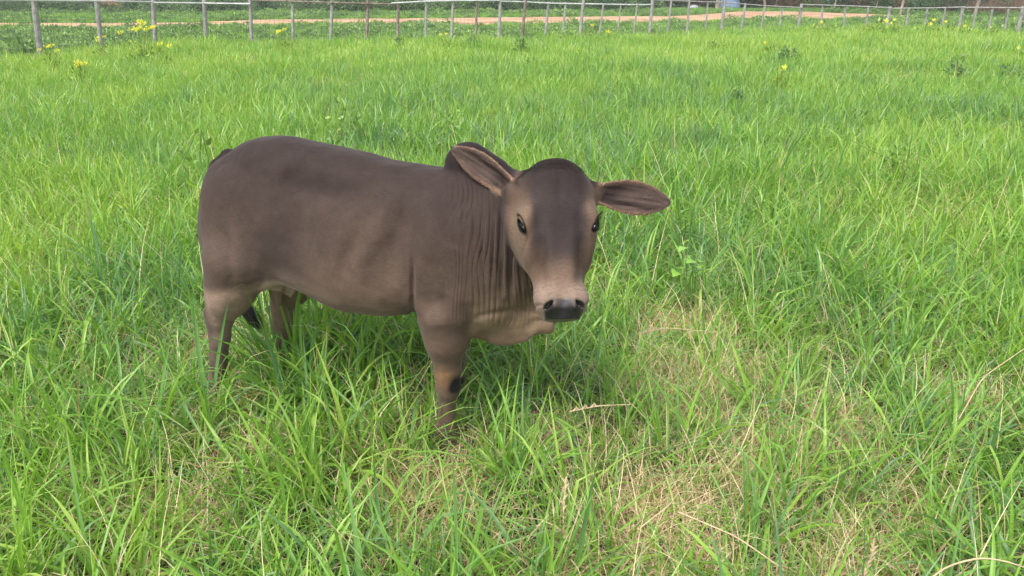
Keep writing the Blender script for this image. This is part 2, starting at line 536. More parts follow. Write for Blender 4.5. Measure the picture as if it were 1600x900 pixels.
disp += 0.0055 * np.sin((X + 0.45 * (Y - 380)) / 9.0) * np.exp(-((X - 570) / 48) ** 2 - ((Y - 385) / 52) ** 2) * vs    # ribs
disp += 0.006 * np.exp(-((X - 688) / 22) ** 2 - ((Y - 500) / 12) ** 2) * vs - .008 * np.exp(-((X - 672) / 9) ** 2 - ((Y - 478) / 22) ** 2) * vs
disp += 0.006 * np.exp(-((X - 712) / 16) ** 2 - ((Y - 470) / 16) ** 2) * vs
disp -= 0.005 * np.exp(-((X - 590) / 60) ** 2 - ((Y - 268 - .1 * (X - 590)) / 6) ** 2) * vs
disp += (0.0035 * fbm(V * 11, 5) + .0016 * fbm(V * 30, 6, 2)) * near
disp -= 0.005 * np.exp(-((X - 690 - 10 * np.sin(Y / 30)) / 14) ** 2 - ((Y - 470) / 10) ** 2) * near
fold_c = ph / 8.2 + 1.3 * vnoise(np.stack([X / 22, Y / 60, v_ * 0], 1), 9)
fold_m = fold * ampn * (.35 + .65 * sm(700, 770, X))
V = V + N * disp[:, None]
V = V.astype(np.float32)

# --- coat colours (pigment, with the shade of some hollows painted in)
def lin(r, g, b):
    return np.array([((c / 255) / 12.92 if c / 255 <= .04045 else ((c / 255 + .055) / 1.055) ** 2.4) for c in (r, g, b)])
KC = 0.435
BASE = lin(109, 90, 79) * KC
DARK = lin(54, 43, 41) * KC
GREY = lin(72, 62, 60) * KC
TAN = lin(158, 124, 96) * KC
PINK = lin(170, 140, 122) * KC
BLACK = lin(26, 24, 25) * KC
NOSE = lin(84, 79, 80) * KC
def mix(A, B, t): return A + (B - A) * np.clip(t, 0, 1)[:, None]
col = np.tile(BASE, (len(V), 1))
n1 = fbm(V * 5, 41); n2 = fbm(V * 16, 42); n3 = fbm(V * 60, 43)
col = mix(col, DARK[None], (0.88 * sm(.56, .92, w + .05 * n1) + .25 * sm(.1, .7, fbm(V * np.array([4, 4, 3]), 44))) * near)                     # dark back
col = mix(col, DARK[None], 0.6 * (1 - sm(-.98, -.60, u + .03 * n1)) * sm(.10, .42, w + .04 * n1))   # quarters
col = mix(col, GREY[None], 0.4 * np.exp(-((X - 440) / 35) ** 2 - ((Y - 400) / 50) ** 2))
col = mix(col, lin(196, 166, 146)[None] * KC, 0.9 * sm(.0, 1., (1 - sm(.0, .065, w - np.interp(u, *BG) + .01 * n2))) * sm(-.80, -.74, u) * (1 - sm(-.22, -.12, u)))
col = mix(col, lin(134, 111, 93)[None] * KC, .55 * (1 - sm(.36, .62, w + .04 * n1)) * sm(-.8, -.6, u))
by = np.interp(X, [400, 415, 425, 440, 480, 520, 560, 600, 640], [458, 447, 446, 449, 471, 491, 503, 505, 503])
col = mix(col, lin(240, 205, 184)[None] * KC, .9 * (1 - sm(2, 12 + 4 * n2, by - Y)) * (by - Y > -7) * sm(400, 412, X) * (1 - sm(480, 640, X)) * (v_ < .05) + .25 * (1 - sm(4, 40, by - Y)) * (by - Y > -7) * sm(400, 430, X) * (1 - sm(600, 640, X)) * (v_ < .05))
col = mix(col, lin(56, 46, 45)[None] * KC, .45 * np.exp(-((X - 500) / 55) ** 2 - ((Y - 284) / 20) ** 2) * (v_ < 0))  # shade in the hollow of the flank, painted into the coat
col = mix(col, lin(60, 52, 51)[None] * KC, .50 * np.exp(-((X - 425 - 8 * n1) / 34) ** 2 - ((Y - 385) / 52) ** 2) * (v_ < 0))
col = mix(col, lin(146, 121, 101)[None] * KC, .40 * sm(380, 480, Y + 12 * n1) * sm(465, 500, X) * (1 - sm(610, 640, X)))
col = mix(col, lin(118, 96, 82)[None] * KC, .35 * np.exp(-((X - 560 + 10 * n2) / 40) ** 2 - ((Y - 380) / 46) ** 2))
# lower legs lighter behind, dewlap pale
col = mix(col, lin(146, 124, 112)[None] * KC, 0.7 * sm(480, 545, Y) * (X < 500))
col = mix(col, lin(214, 182, 150)[None] * KC, 0.95 * sm(440, 520, Y + 12 * n1 + .16 * (X - 790)) * sm(728, 745, X) * near)
col = mix(col, lin(128, 106, 88)[None] * KC, 0.5 * sm(700, 790, X) * sm(380, 480, Y) * near)
hu = np.minimum(ell(V, P_(733, 262, 0.0), BODYM, (.070, .046, .070)), ell(V, P_(762, 270, 0.0), rotM(BODYM, LX, 18), (.085, .05, .050)))
col = mix(col, lin(46, 36, 35)[None] * KC, 1.0 * (1 - sm(.004, .02, hu)) * sm(-.01, .03, w - np.interp(u, *TG) + .008 * n2) * near)        # dark hump
td = np.full(len(V), 9.0)
for i in range(len(TAILP) - 1): td = np.minimum(td, cone(V, P_(*TAILP[i]), P_(*TAILP[i + 1]), .018, .016))
col = mix(col, lin(44, 35, 34)[None] * KC, .85 * (1 - sm(.004, .014, td)) * sm(.012, .03, np.minimum(9, np.hypot(X - 372, Y - 240) / 1000)))
# knee: tan patch and black spot
kn = np.exp(-((X - 693) / 14) ** 2 - ((Y - 590) / 13) ** 2) * (v_ < 0)
col = mix(col, lin(160, 124, 88)[None] * KC, 1.15 * kn)
col = mix(col, BLACK[None], 2.2 * np.exp(-((X - 713) / 11) ** 2 - ((Y - 603 + .4 * (X - 712)) / 10) ** 2))
# hooves
col = mix(col, lin(60, 50, 44)[None] * KC, 1 - sm(.035, .05, w))
# head
a, b, c = hq[:, 0] / HS, hq[:, 1], hq[:, 2]
hm = 1 - sm(.004, .02, hd)
hc = np.tile(lin(122, 99, 82) * KC, (len(V), 1))
hc = mix(hc, lin(150, 125, 103)[None] * KC, sm(.08, .14, a) * sm(.055, .09, np.abs(b) + .01 * n1) * .75)            # pale round the eyes
hc = mix(hc, lin(72, 61, 59)[None] * KC, (1 - sm(.056 - .09 * np.clip(a - .15, 0, 1), .100 - .20 * np.clip(a - .15, 0, 1), np.abs(b) + .012 * n1)) * (1 - sm(.20, .32, a)) )          # dark blaze
hc = mix(hc, lin(62, 52, 52)[None] * KC, .55 * (1 - sm(.006, .040, np.abs(b) + .004 * n2)) * (1 - sm(.15, .23, a)) * sm(0, .04, a))
hc = mix(hc, DARK[None], .8 * (1 - sm(.02, .10, a + .01 * n1)))                                                                  # poll
hc = mix(hc, lin(142, 116, 99)[None] * KC, .8 * sm(.225, .285, a + .012 * n1 - .1 * np.abs(b)))
hc = mix(hc, lin(172, 148, 130)[None] * KC, .8 * sm(.275, .325, a + .008 * n1 + .12 * (np.abs(b) - .03)))                     # muzzle
hc = mix(hc, lin(88, 70, 56)[None] * KC, .7 * np.exp(-((a - .235) / .03) ** 2 - ((np.abs(b) - .052) / .014) ** 2))  # painted shade in the hollows beside the bridge of the nose
hc = mix(hc, lin(160, 134, 110)[None] * KC, .45 * np.exp(-((a - .125) / .022) ** 2 - ((np.abs(b) - .085) / .02) ** 2))
col = col * (1 - hm[:, None]) + hc * hm[:, None]
nose = (1 - sm(.004, .016, headloft(V - N * 0))) * sm(.333, .339, a + .008 * sm(.02, .04, np.abs(b)) ) * (1 - sm(.047, .052, np.abs(b) + .25 * np.maximum(a - .355, 0))) * sm(-.055, -.045, c)
nose = np.clip(nose, 0, 1)
col = mix(col, NOSE[None], nose)
col = mix(col, lin(40, 38, 40)[None] * KC, nose * sm(.350, .362, a))
eyem = np.zeros(len(V))
for s_ in (-1, 1):
    e = (V - EYE[s_][0]) @ EYE[s_][1].T
    r = np.sqrt((e[:, 0] / .0118) ** 2 + (e[:, 1] / .0232) ** 2 + (e[:, 2] / .02) ** 2)
    eyem = np.maximum(eyem, 1 - sm(1.02, 1.22, r))
    rn = np.linalg.norm((V - hp(.351 * HS, s_ * .0375, -.004)) / .0135, axis=1)
    col = mix(col, BLACK[None] * .3, (1 - sm(.7, 1.05, rn)))
col = mix(col, BLACK[None], eyem)
# ears
for fr, wm in ((EAR_R, .038), (EAR_L, .046)):
    base, L, M = fr
    e = (V - base) @ M.T
    dm = ear(V, fr, wm, 1)
    m = (1 - sm(.002, .008, dm)) * sm(.10, .2, e[:, 0] / L)
    s, t = e[:, 0] / L, e[:, 1] / wm
    inner = (N @ M[2] > 0.1)
    ec = np.tile(lin(112, 90, 82) * KC, (len(V), 1))
    inn = mix(np.tile(lin(140, 118, 108) * KC, (len(V), 1)), lin(44, 32, 29)[None] * KC, .85 * (0.5 + .7 * vnoise(np.stack([s * 4, t * 7, t * 0], 1), 51)) * (1 - sm(.5, .95, np.abs(t))))
    ec = np.where(inner[:, None], inn, ec)
    wloc = np.interp(s, [0, .15, .3, .45, .6, .75, .87, .95, 1.0], [.40, .50, .80, .98, 1.0, .84, .56, .32, .10])
    ec = mix(ec, lin(205, 164, 136)[None] * KC, .9 * sm(.66, .86, np.abs(t) / wloc))
    col = col * (1 - m[:, None]) + ec * m[:, None]
n4 = fbm(V @ np.array([AX * 28, LX * 28, [0, 0, 9]]).T, 47, 3)
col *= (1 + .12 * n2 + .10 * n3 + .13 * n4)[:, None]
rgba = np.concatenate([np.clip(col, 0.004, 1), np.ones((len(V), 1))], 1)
wet = nose

def nmat(name):
    m = bpy.data.materials.new(name); m.use_nodes = True
    nt = m.node_tree
    for n in list(nt.nodes): nt.nodes.remove(n)
    out = nt.nodes.new('ShaderNodeOutputMaterial')
    return m, nt, out
def node(nt, t, **kw):
    n = nt.nodes.new(t)
    for k, v in kw.items():
        if k in n.inputs: n.inputs[k].default_value = v
        else: setattr(n, k, v)
    return n
m_coat, nt, out = nmat('short_brown_coat')
at = node(nt, 'ShaderNodeAttribute', attribute_name='coat')
aw = node(nt, 'ShaderNodeAttribute', attribute_name='wet')
pb = node(nt, 'ShaderNodeBsdfPrincipled', Roughness=.62)
tc = node(nt, 'ShaderNodeTexCoord')
mp = node(nt, 'ShaderNodeMapping'); mp.inputs['Scale'].default_value = (90, 90, 420); mp.inputs['Rotation'].default_value = (0, 0.5, -0.34)
nz = node(nt, 'ShaderNodeTexNoise', Scale=1.0, Detail=4.0, Roughness=.6)
nt.links.new(tc.outputs['Object'], mp.inputs[0]); nt.links.new(mp.outputs[0], nz.inputs['Vector'])
nz2 = node(nt, 'ShaderNodeTexNoise', Scale=260.0, Detail=3.0)
nt.links.new(tc.outputs['Object'], nz2.inputs['Vector'])
mr = node(nt, 'ShaderNodeMapRange'); mr.inputs[1].default_value = .3; mr.inputs[2].default_value = .7; mr.inputs[3].default_value = .78; mr.inputs[4].default_value = 1.22
nt.links.new(nz.outputs[0], mr.inputs[0])
vm = node(nt, 'ShaderNodeVectorMath', operation='SCALE')
nt.links.new(at.outputs['Color'], vm.inputs[0]); nt.links.new(mr.outputs[0], vm.inputs['Scale'])
nt.links.new(vm.outputs[0], pb.inputs['Base Color'])
rr = node(nt, 'ShaderNodeMapRange'); rr.inputs[3].default_value = .78; rr.inputs[4].default_value = .27
nt.links.new(aw.outputs['Fac'], rr.inputs[0]); nt.links.new(rr.outputs[0], pb.inputs['Roughness'])
ad = node(nt, 'ShaderNodeMath', operation='ADD'); nt.links.new(nz.outputs[0], ad.inputs[0]); nt.links.new(nz2.outputs[0], ad.inputs[1])
bp = node(nt, 'ShaderNodeBump', Strength=.35, Distance=.0007)
nt.links.new(ad.outputs[0], bp.inputs['Height']); nt.links.new(bp.outputs[0], pb.inputs['Normal'])
fc = node(nt, 'ShaderNodeAttribute', attribute_name='fold_c'); fm = node(nt, 'ShaderNodeAttribute', attribute_name='fold_m')
m1 = node(nt, 'ShaderNodeMath', operation='MULTIPLY'); m1.inputs[1].default_value = math.pi; nt.links.new(fc.outputs['Fac'], m1.inputs[0])
m2 = node(nt, 'ShaderNodeMath', operation='SINE'); nt.links.new(m1.outputs[0], m2.inputs[0])
m3 = node(nt, 'ShaderNodeMath', operation='ABSOLUTE'); nt.links.new(m2.outputs[0], m3.inputs[0])
m4 = node(nt, 'ShaderNodeMath', operation='POWER'); m4.inputs[1].default_value = .55; nt.links.new(m3.outputs[0], m4.inputs[0])
m5 = node(nt, 'ShaderNodeMath', operation='MULTIPLY'); nt.links.new(m4.outputs[0], m5.inputs[0]); nt.links.new(fm.outputs['Fac'], m5.inputs[1])
bp2 = node(nt, 'ShaderNodeBump', Strength=1.0, Distance=.0055)
nt.links.new(m5.outputs[0], bp2.inputs['Height']); nt.links.new(bp2.outputs[0], bp.inputs['Normal'])
sp_ = node(nt, 'ShaderNodeMapRange'); sp_.inputs[3].default_value = .16; sp_.inputs[4].default_value = .5
nt.links.new(aw.outputs['Fac'], sp_.inputs[0]); nt.links.new(sp_.outputs[0], pb.inputs['Specular IOR Level'])
pb.inputs['Sheen Weight'].default_value = .08
pb.inputs['Sheen Roughness'].default_value = .45
pb.inputs['Sheen Tint'].default_value = (.9, .8, .75, 1)
nt.links.new(pb.outputs[0], out.inputs[0])

calf = empty('calf', tuple(CO), 'young brown humped calf standing in the tall grass with its head turned to the viewer', 'calf')
W2 = lambda P: np.asarray(P) - CO
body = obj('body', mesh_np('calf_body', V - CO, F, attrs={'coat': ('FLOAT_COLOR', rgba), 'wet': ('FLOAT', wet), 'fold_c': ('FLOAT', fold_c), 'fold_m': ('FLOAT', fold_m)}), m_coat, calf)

# eyes, lashes
m_eye, nt, out = nmat('dark_wet_eye')
p = node(nt, 'ShaderNodeBsdfPrincipled', Roughness=.13); p.inputs['Base Color'].default_value = (.004, .003, .004, 1)
p.inputs['Specular IOR Level'].default_value = .14
nt.links.new(p.outputs[0], out.inputs[0])
m_lash, nt, out = nmat('black_hair')
p = node(nt, 'ShaderNodeBsdfPrincipled', Roughness=.45); p.inputs['Base Color'].default_value = (.010, .009, .009, 1)
nt.links.new(p.outputs[0], out.inputs[0])
def uv_ball(c, M, r, n=24, m=16):
    th = np.linspace(0, 2 * math.pi, n, endpoint=False); ph_ = np.linspace(0, math.pi, m)
    VV = [np.array([math.sin(p) * math.cos(t) * r[0], math.sin(p) * math.sin(t) * r[1], math.cos(p) * r[2]]) @ M + c for p in ph_ for t in th]
    FF = [(i * n + j, i * n + (j + 1) % n, (i + 1) * n + (j + 1) % n, (i + 1) * n + j) for i in range(m - 1) for j in range(n)]
    return np.array(VV), np.array(FF)
def strands(roots, dirs, lens, rad, bend, seg=5):
    """thin triangular hairs, joined in one mesh"""
    VV, FF = [], []
    for r0, d0, L in zip(roots, dirs, lens):
        d0 = d0 / np.linalg.norm(d0); p = np.array(r0, float); d = d0.copy()
        sd = np.cross(d0, [0.3, 0.2, 1.0]); sd /= np.linalg.norm(sd); s2 = np.cross(d0, sd)
        b0 = len(VV)
        for k in range(seg + 1):
            rr_ = rad * (1 - .85 * k / seg)
            for j in range(3):
                an = j * 2.094
                VV.append(p + (sd * math.cos(an) + s2 * math.sin(an)) * rr_)
            d = d + bend / seg; d /= np.linalg.norm(d)
            p = p + d * L / seg
        for k in range(seg):
            for j in range(3):
                FF.append((b0 + k * 3 + j, b0 + k * 3 + (j + 1) % 3, b0 + (k + 1) * 3 + (j + 1) % 3, b0 + (k + 1) * 3 + j))
    return np.array(VV), np.array(FF)
for s_ in (-1, 1):
    c, M = EYE[s_]
    vv, ff = uv_ball(c - M[2] * .0070, M, (.0094, .0190, .0125))
    e = obj('eye', mesh_np('eye', W2(vv), ff), m_eye, calf)
    roots, dirs, lens = [], [], []
    upv = -HD
    for k in range(70):
        t = k / 69 * math.pi * .9 + .05 * math.pi
        # upper lid: the side of the slit facing up
        e2 = M[0] if np.dot(M[0], upv) > 0 else -M[0]
        p0 = c + M[1] * math.cos(t) * .023 + e2 * math.sin(t) * .0150 + M[2] * (.001)
        roots.append(p0)
        dirs.append(M[2] * 1.0 + e2 * .55 + M[1] * math.cos(t) * .5 + HD * .35 + rng.normal(size=3) * .12)
        lens.append(.017 + .010 * math.sin(t) * rng.random())
    vv, ff = strands(np.array(roots), np.array(dirs), lens, .0008, upv * .5)
    obj('eyelash', mesh_np('eyelash', W2(vv), ff), m_lash, calf)
# tail switch
tp = P_(*TAILP[-1])
roots = tp + rng.normal(size=(420, 3)) * .009
dirs = (P_(432, 520, .05) - tp)[None] / .12 + rng.normal(size=(420, 3)) * .22
vv, ff = strands(roots, dirs, .045 + .05 * rng.random(420), .0011, np.array([.1, 0, -1.0]), 5)
obj('tail_switch', mesh_np('tail_switch', W2(vv), ff), m_lash, calf)
# hair inside the ears and along their rims
m_eh, nt, out = nmat('tan_ear_hair')
p = node(nt, 'ShaderNodeBsdfPrincipled', Roughness=.6); p.inputs['Base Color'].default_value = (*(lin(140, 112, 96) * KC), 1)
nt.links.new(p.outputs[0], out.inputs[0])
for fr, wm in ((EAR_R, .038), (EAR_L, .046)):
    base, L, M = fr
    roots, dirs, lens = [], [], []
    for k in range(900):
        s = rng.uniform(.18, .92); side = rng.choice([-1, 1])
        wl_ = wm * np.interp(s, [0, .15, .3, .45, .6, .75, .87, .95, 1.0], [.40, .50, .80, .98, 1.0, .84, .56, .32, .10])
        t = side * wl_ * rng.uniform(.72, .99)
        cup = 0.55 * (1 - float(sm(.15, .7, s))) + 0.34
        n_ = cup * t * t / (wm * 1.15) - 0.012 * math.sin(s * 2.6) + .003
        roots.append(base + np.array([s * L, t, n_]) @ M)
        dirs.append(np.array([.9, -side * .75, .35]) @ M + rng.normal(size=3) * .2)
        lens.append(rng.uniform(.006, .012))
    vv, ff = strands(np.array(roots), np.array(dirs), lens, .00032, M[0] * .4, 3)
    obj('ear_hair', mesh_np('ear_hair', W2(vv), ff), m_eh, calf)
print('calf done', round(time.time() - T0, 1))

# the coat itself: short hairs lying back along the body
Vf = V.astype(np.float64); N2 = vnormals(Vf, F)
NH = 60000
fa = np.linalg.norm(np.cross(Vf[F[:, 2]] - Vf[F[:, 0]], Vf[F[:, 3]] - Vf[F[:, 1]]), axis=1) / 2
fcen = Vf[F].mean(1); facing = ((CAMP + np.array([0, 0, 0]) - fcen) * N2[F].mean(1)).sum(1) > -.35 * np.linalg.norm(CAMP - fcen, axis=1)
hairy = np.maximum.reduce([hm * (1 - sm(.0, .035, a)) * .8, 1 - sm(.004, .010, earq), (1 - sm(.0, .02, td)) , sm(512, 528, Y) * sm(730, 745, X) * (X < 875)]) 
wet_f = wet[F].mean(1) + eyem[F].mean(1)
wgt = fa * np.where(hd[F].mean(1) < .01, 1.8, 1.0) * (wet_f < .4) * hairy[F].mean(1)
fi = rng.choice(len(F), NH, p=wgt / wgt.sum())
bw = rng.random((NH, 2)); w4 = np.stack([(1 - bw[:, 0]) * (1 - bw[:, 1]), bw[:, 0] * (1 - bw[:, 1]), bw[:, 0] * bw[:, 1], (1 - bw[:, 0]) * bw[:, 1]], 1)
Q = (Vf[F[fi]] * w4[:, :, None]).sum(1); QN = (N2[F[fi]] * w4[:, :, None]).sum(1); QN /= np.linalg.norm(QN, axis=1)[:, None]
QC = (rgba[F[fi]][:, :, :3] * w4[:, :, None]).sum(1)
onhead = (headloft(Q) < .02)
flow = np.where(onhead[:, None], HD * .8 + HN * .0, -AX * .75 + np.array([0, 0, -.75]))
earm = np.minimum(ear(Q, EAR_R, .038, -1), ear(Q, EAR_L, .046, 1)) < .006
sw = np.stack([fbm(Q * 7 + k * 9, 60 + k, 2) for k in range(3)], 1)
flow = flow + sw * .45 + rng.normal(size=(NH, 3)) * .10
flow = np.where((earm & (np.abs((Q - HP0) @ HB) > .13))[:, None], np.where(((Q - HP0) @ HB)[:, None] > 0, EAR_L[2][0], EAR_R[2][0]) + rng.normal(size=(NH, 3)) * .3, flow)
flow -= QN * (flow * QN).sum(1)[:, None]; flow /= np.linalg.norm(flow, axis=1)[:, None] + 1e-9
ln = rng.uniform(.004, .008, NH) * np.where(onhead, .75, 1) 
lift = rng.uniform(.08, .26, NH)
p0 = Q - QN * .0004; p1 = Q + flow * (ln * .5)[:, None] + QN * (ln * lift)[:, None]; p2_ = Q + flow * ln[:, None] + QN * (ln * lift * 1.25)[:, None]
PP = np.stack([p0, p1, p2_], 1).reshape(-1, 3) - CO
hcv = bpy.data.hair_curves.new('coat_hair')
hcv.add_curves([3] * NH)
hcv.attributes['position'].data.foreach_set('vector', PP.astype(np.float32).ravel())
ra_ = hcv.attributes.get('radius') or hcv.attributes.new('radius', 'FLOAT', 'POINT')
ra_.data.foreach_set('value', np.tile(np.array([.00017, .00014, .00004], dtype=np.float32), NH))
hcol = QC * rng.uniform(.85, 1.2, NH)[:, None]
ca_ = hcv.attributes.new('coat', 'FLOAT_COLOR', 'CURVE')
ca_.data.foreach_set('color', np.concatenate([hcol, np.ones((NH, 1))], 1).astype(np.float32).ravel())
m_hair, nt, out = nmat('coat_hair')
p = node(nt, 'ShaderNodeBsdfPrincipled', Roughness=.6); p.inputs['Specular IOR Level'].default_value = .25
at = node(nt, 'ShaderNodeAttribute', attribute_name='coat'); nt.links.new(at.outputs['Color'], p.inputs['Base Color']); nt.links.new(p.outputs[0], out.inputs[0])
hcv.materials.append(m_hair)
oh = bpy.data.objects.new('coat_hair', hcv); link(oh, calf); oh['kind'] = 'stuff'
print('hair', round(time.time() - T0, 1))
# ---------------------------------------------------------------- ground
def soil_material():
    m, nt, out = nmat('thatch_and_soil')
    p = node(nt, 'ShaderNodeBsdfPrincipled', Roughness=.95)
    tc = node(nt, 'ShaderNodeTexCoord')
    n1 = node(nt, 'ShaderNodeTexNoise', Scale=18.0, Detail=8.0, Roughness=.7)
    n2 = node(nt, 'ShaderNodeTexNoise', Scale=.35, Detail=5.0)
    nt.links.new(tc.outputs['Object'], n1.inputs[0]); nt.links.new(tc.outputs['Object'], n2.inputs[0])
    r1 = node(nt, 'ShaderNodeValToRGB')
    e = r1.color_ramp.elements
    e[0].position = .32; e[0].color = (.018, .014, .009, 1)
    e[1].position = .75; e[1].color = (.085, .06, .036, 1)
    x = r1.color_ramp.elements.new(.5); x.color = (.024, .021, .012, 1)
    nt.links.new(n1.outputs[0], r1.inputs[0])
    r2 = node(nt, 'ShaderNodeValToRGB')
    e = r2.color_ramp.elements
    e[0].position = .35; e[0].color = (.05, .13, .018, 1)
    e[1].position = .65; e[1].color = (.10, .20, .035, 1)
    nt.links.new(n2.outputs[0], r2.inputs[0])
    sx = node(nt, 'ShaderNodeSeparateXYZ'); nt.links.new(tc.outputs['Object'], sx.inputs[0])
    mr = node(nt, 'ShaderNodeMapRange'); mr.inputs[1].default_value = 6; mr.inputs[2].default_value = 16
    nt.links.new(sx.outputs[1], mr.inputs[0])
    mx = node(nt, 'ShaderNodeMix', data_type='RGBA')
    nt.links.new(mr.outputs[0], mx.inputs[0]); nt.links.new(r1.outputs[0], mx.inputs[6]); nt.links.new(r2.outputs[0], mx.inputs[7])
    nt.links.new(mx.outputs[2], p.inputs['Base Color'])
    b = node(nt, 'ShaderNodeBump', Strength=.8, Distance=.02); nt.links.new(n1.outputs[0], b.inputs['Height']); nt.links.new(b.outputs[0], p.inputs['Normal'])
    nt.links.new(p.outputs[0], out.inputs[0])
    return m
def gz(x, y):
    """height of the ground: nearly flat, small bumps"""
    p = np.stack([np.atleast_1d(x), np.atleast_1d(y)], 1).astype(float)
    k = sm(3, 9, p[:, 1]) * .035 + .008
    return vnoise(p * .55, 71) * k * (1 - sm(24, 32, p[:, 1]))
gx = np.concatenate([[-900, -300, -120, -60], np.linspace(-34, 34, 137), [60, 120, 300, 900]])
gy = np.concatenate([[-60, -20, -6], np.linspace(-1, 44, 91), [60, 110, 300, 900]])
GX, GY = np.meshgrid(gx, gy, indexing='ij')
GZ = gz(GX.ravel(), GY.ravel())
nx_, ny_ = GX.shape
ii = np.arange(nx_ * ny_).reshape(nx_, ny_)
gf = np.stack([ii[:-1, :-1].ravel(), ii[1:, :-1].ravel(), ii[1:, 1:].ravel(), ii[:-1, 1:].ravel()], 1)
ground = tag(obj('ground', mesh_np('ground', np.stack([GX.ravel(), GY.ravel(), GZ], 1), gf), soil_material()), kind='structure')

# ---------------------------------------------------------------- grass: tufts of real blades, instanced over the field
def grass_material(name, sat=1.0):
    m, nt, out = nmat(name)
    hue = node(nt, 'ShaderNodeAttribute', attribute_name='hue')       # per blade 0..1
    hh = node(nt, 'ShaderNodeAttribute', attribute_name='along')      # root 0 .. tip 1
    dr = node(nt, 'ShaderNodeAttribute', attribute_name='dryness')    # per blade
    it = node(nt, 'ShaderNodeAttribute', attribute_name='tint'); it.attribute_type = 'INSTANCER'
    oi = node(nt, 'ShaderNodeObjectInfo')
    def math_(op, a, b):
        n = node(nt, 'ShaderNodeMath', operation=op)
        for k, v in ((0, a), (1, b)):
            if isinstance(v, (int, float)): n.inputs[k].default_value = v
            else: nt.links.new(v, n.inputs[k])
        return n.outputs[0]
    h = math_('ADD', math_('MULTIPLY', hue.outputs['Fac'], .55), math_('MULTIPLY', it.outputs['Fac'], .45))
    ramp = node(nt, 'ShaderNodeValToRGB')
    stops = [(0.0, (.095, .190, .098)), (.25, (.125, .250, .082)), (.5, (.165, .325, .050)), (.75, (.225, .385, .055)), (1.0, (.320, .430, .085))]
    e = ramp.color_ramp.elements
    e[0].position, e[0].color = stops[0][0], (*stops[0][1], 1)
    e[1].position, e[1].color = stops[-1][0], (*stops[-1][1], 1)
    for p_, c_ in stops[1:-1]:
        x = e.new(p_); x.color = (*c_, 1)
    nt.links.new(h, ramp.inputs[0])
    # blades darker and browner towards the root
    root = node(nt, 'ShaderNodeMix', data_type='RGBA')
    rt = node(nt, 'ShaderNodeMapRange'); rt.inputs[1].default_value = 0.0; rt.inputs[2].default_value = .22; rt.inputs[3].default_value = .5; rt.inputs[4].default_value = 0.0
    nt.links.new(hh.outputs['Fac'], rt.inputs[0]); nt.links.new(rt.outputs[0], root.inputs[0])
    nt.links.new(ramp.outputs[0], root.inputs[6]); root.inputs[7].default_value = (.13, .13, .055, 1)
    # dead blades and withered tips
    dramp = node(nt, 'ShaderNodeValToRGB')
    e = dramp.color_ramp.elements
    e[0].position = 0; e[0].color = (.36, .25, .12, 1)
    e[1].position = 1; e[1].color = (.80, .66, .45, 1)
    nt.links.new(hue.outputs['Fac'], dramp.inputs[0])
    mx = node(nt, 'ShaderNodeMix', data_type='RGBA')
    nt.links.new(dr.outputs['Fac'], mx.inputs[0]); nt.links.new(root.outputs[2], mx.inputs[6]); nt.links.new(dramp.outputs[0], mx.inputs[7])
    base = mx.outputs[2]
    p = node(nt, 'ShaderNodeBsdfPrincipled', Roughness=.40)
    p.inputs['Specular IOR Level'].default_value = .45
    nt.links.new(base, p.inputs['Base Color'])
    tr = node(nt, 'ShaderNodeBsdfTranslucent')
    g = node(nt, 'ShaderNodeVectorMath', operation='MULTIPLY'); g.inputs[1].default_value = (1.25, 1.35, .6)
    nt.links.new(base, g.inputs[0]); nt.links.new(g.outputs[0], tr.inputs['Color'])
    ms = node(nt, 'ShaderNodeMixShader'); ms.inputs[0].default_value = .38
    nt.links.new(p.outputs[0], ms.inputs[1]); nt.links.new(tr.outputs[0], ms.inputs[2])
    nt.links.new(ms.outputs[0], out.inputs[0])
    return m
m_grass = grass_material('grass_blades')

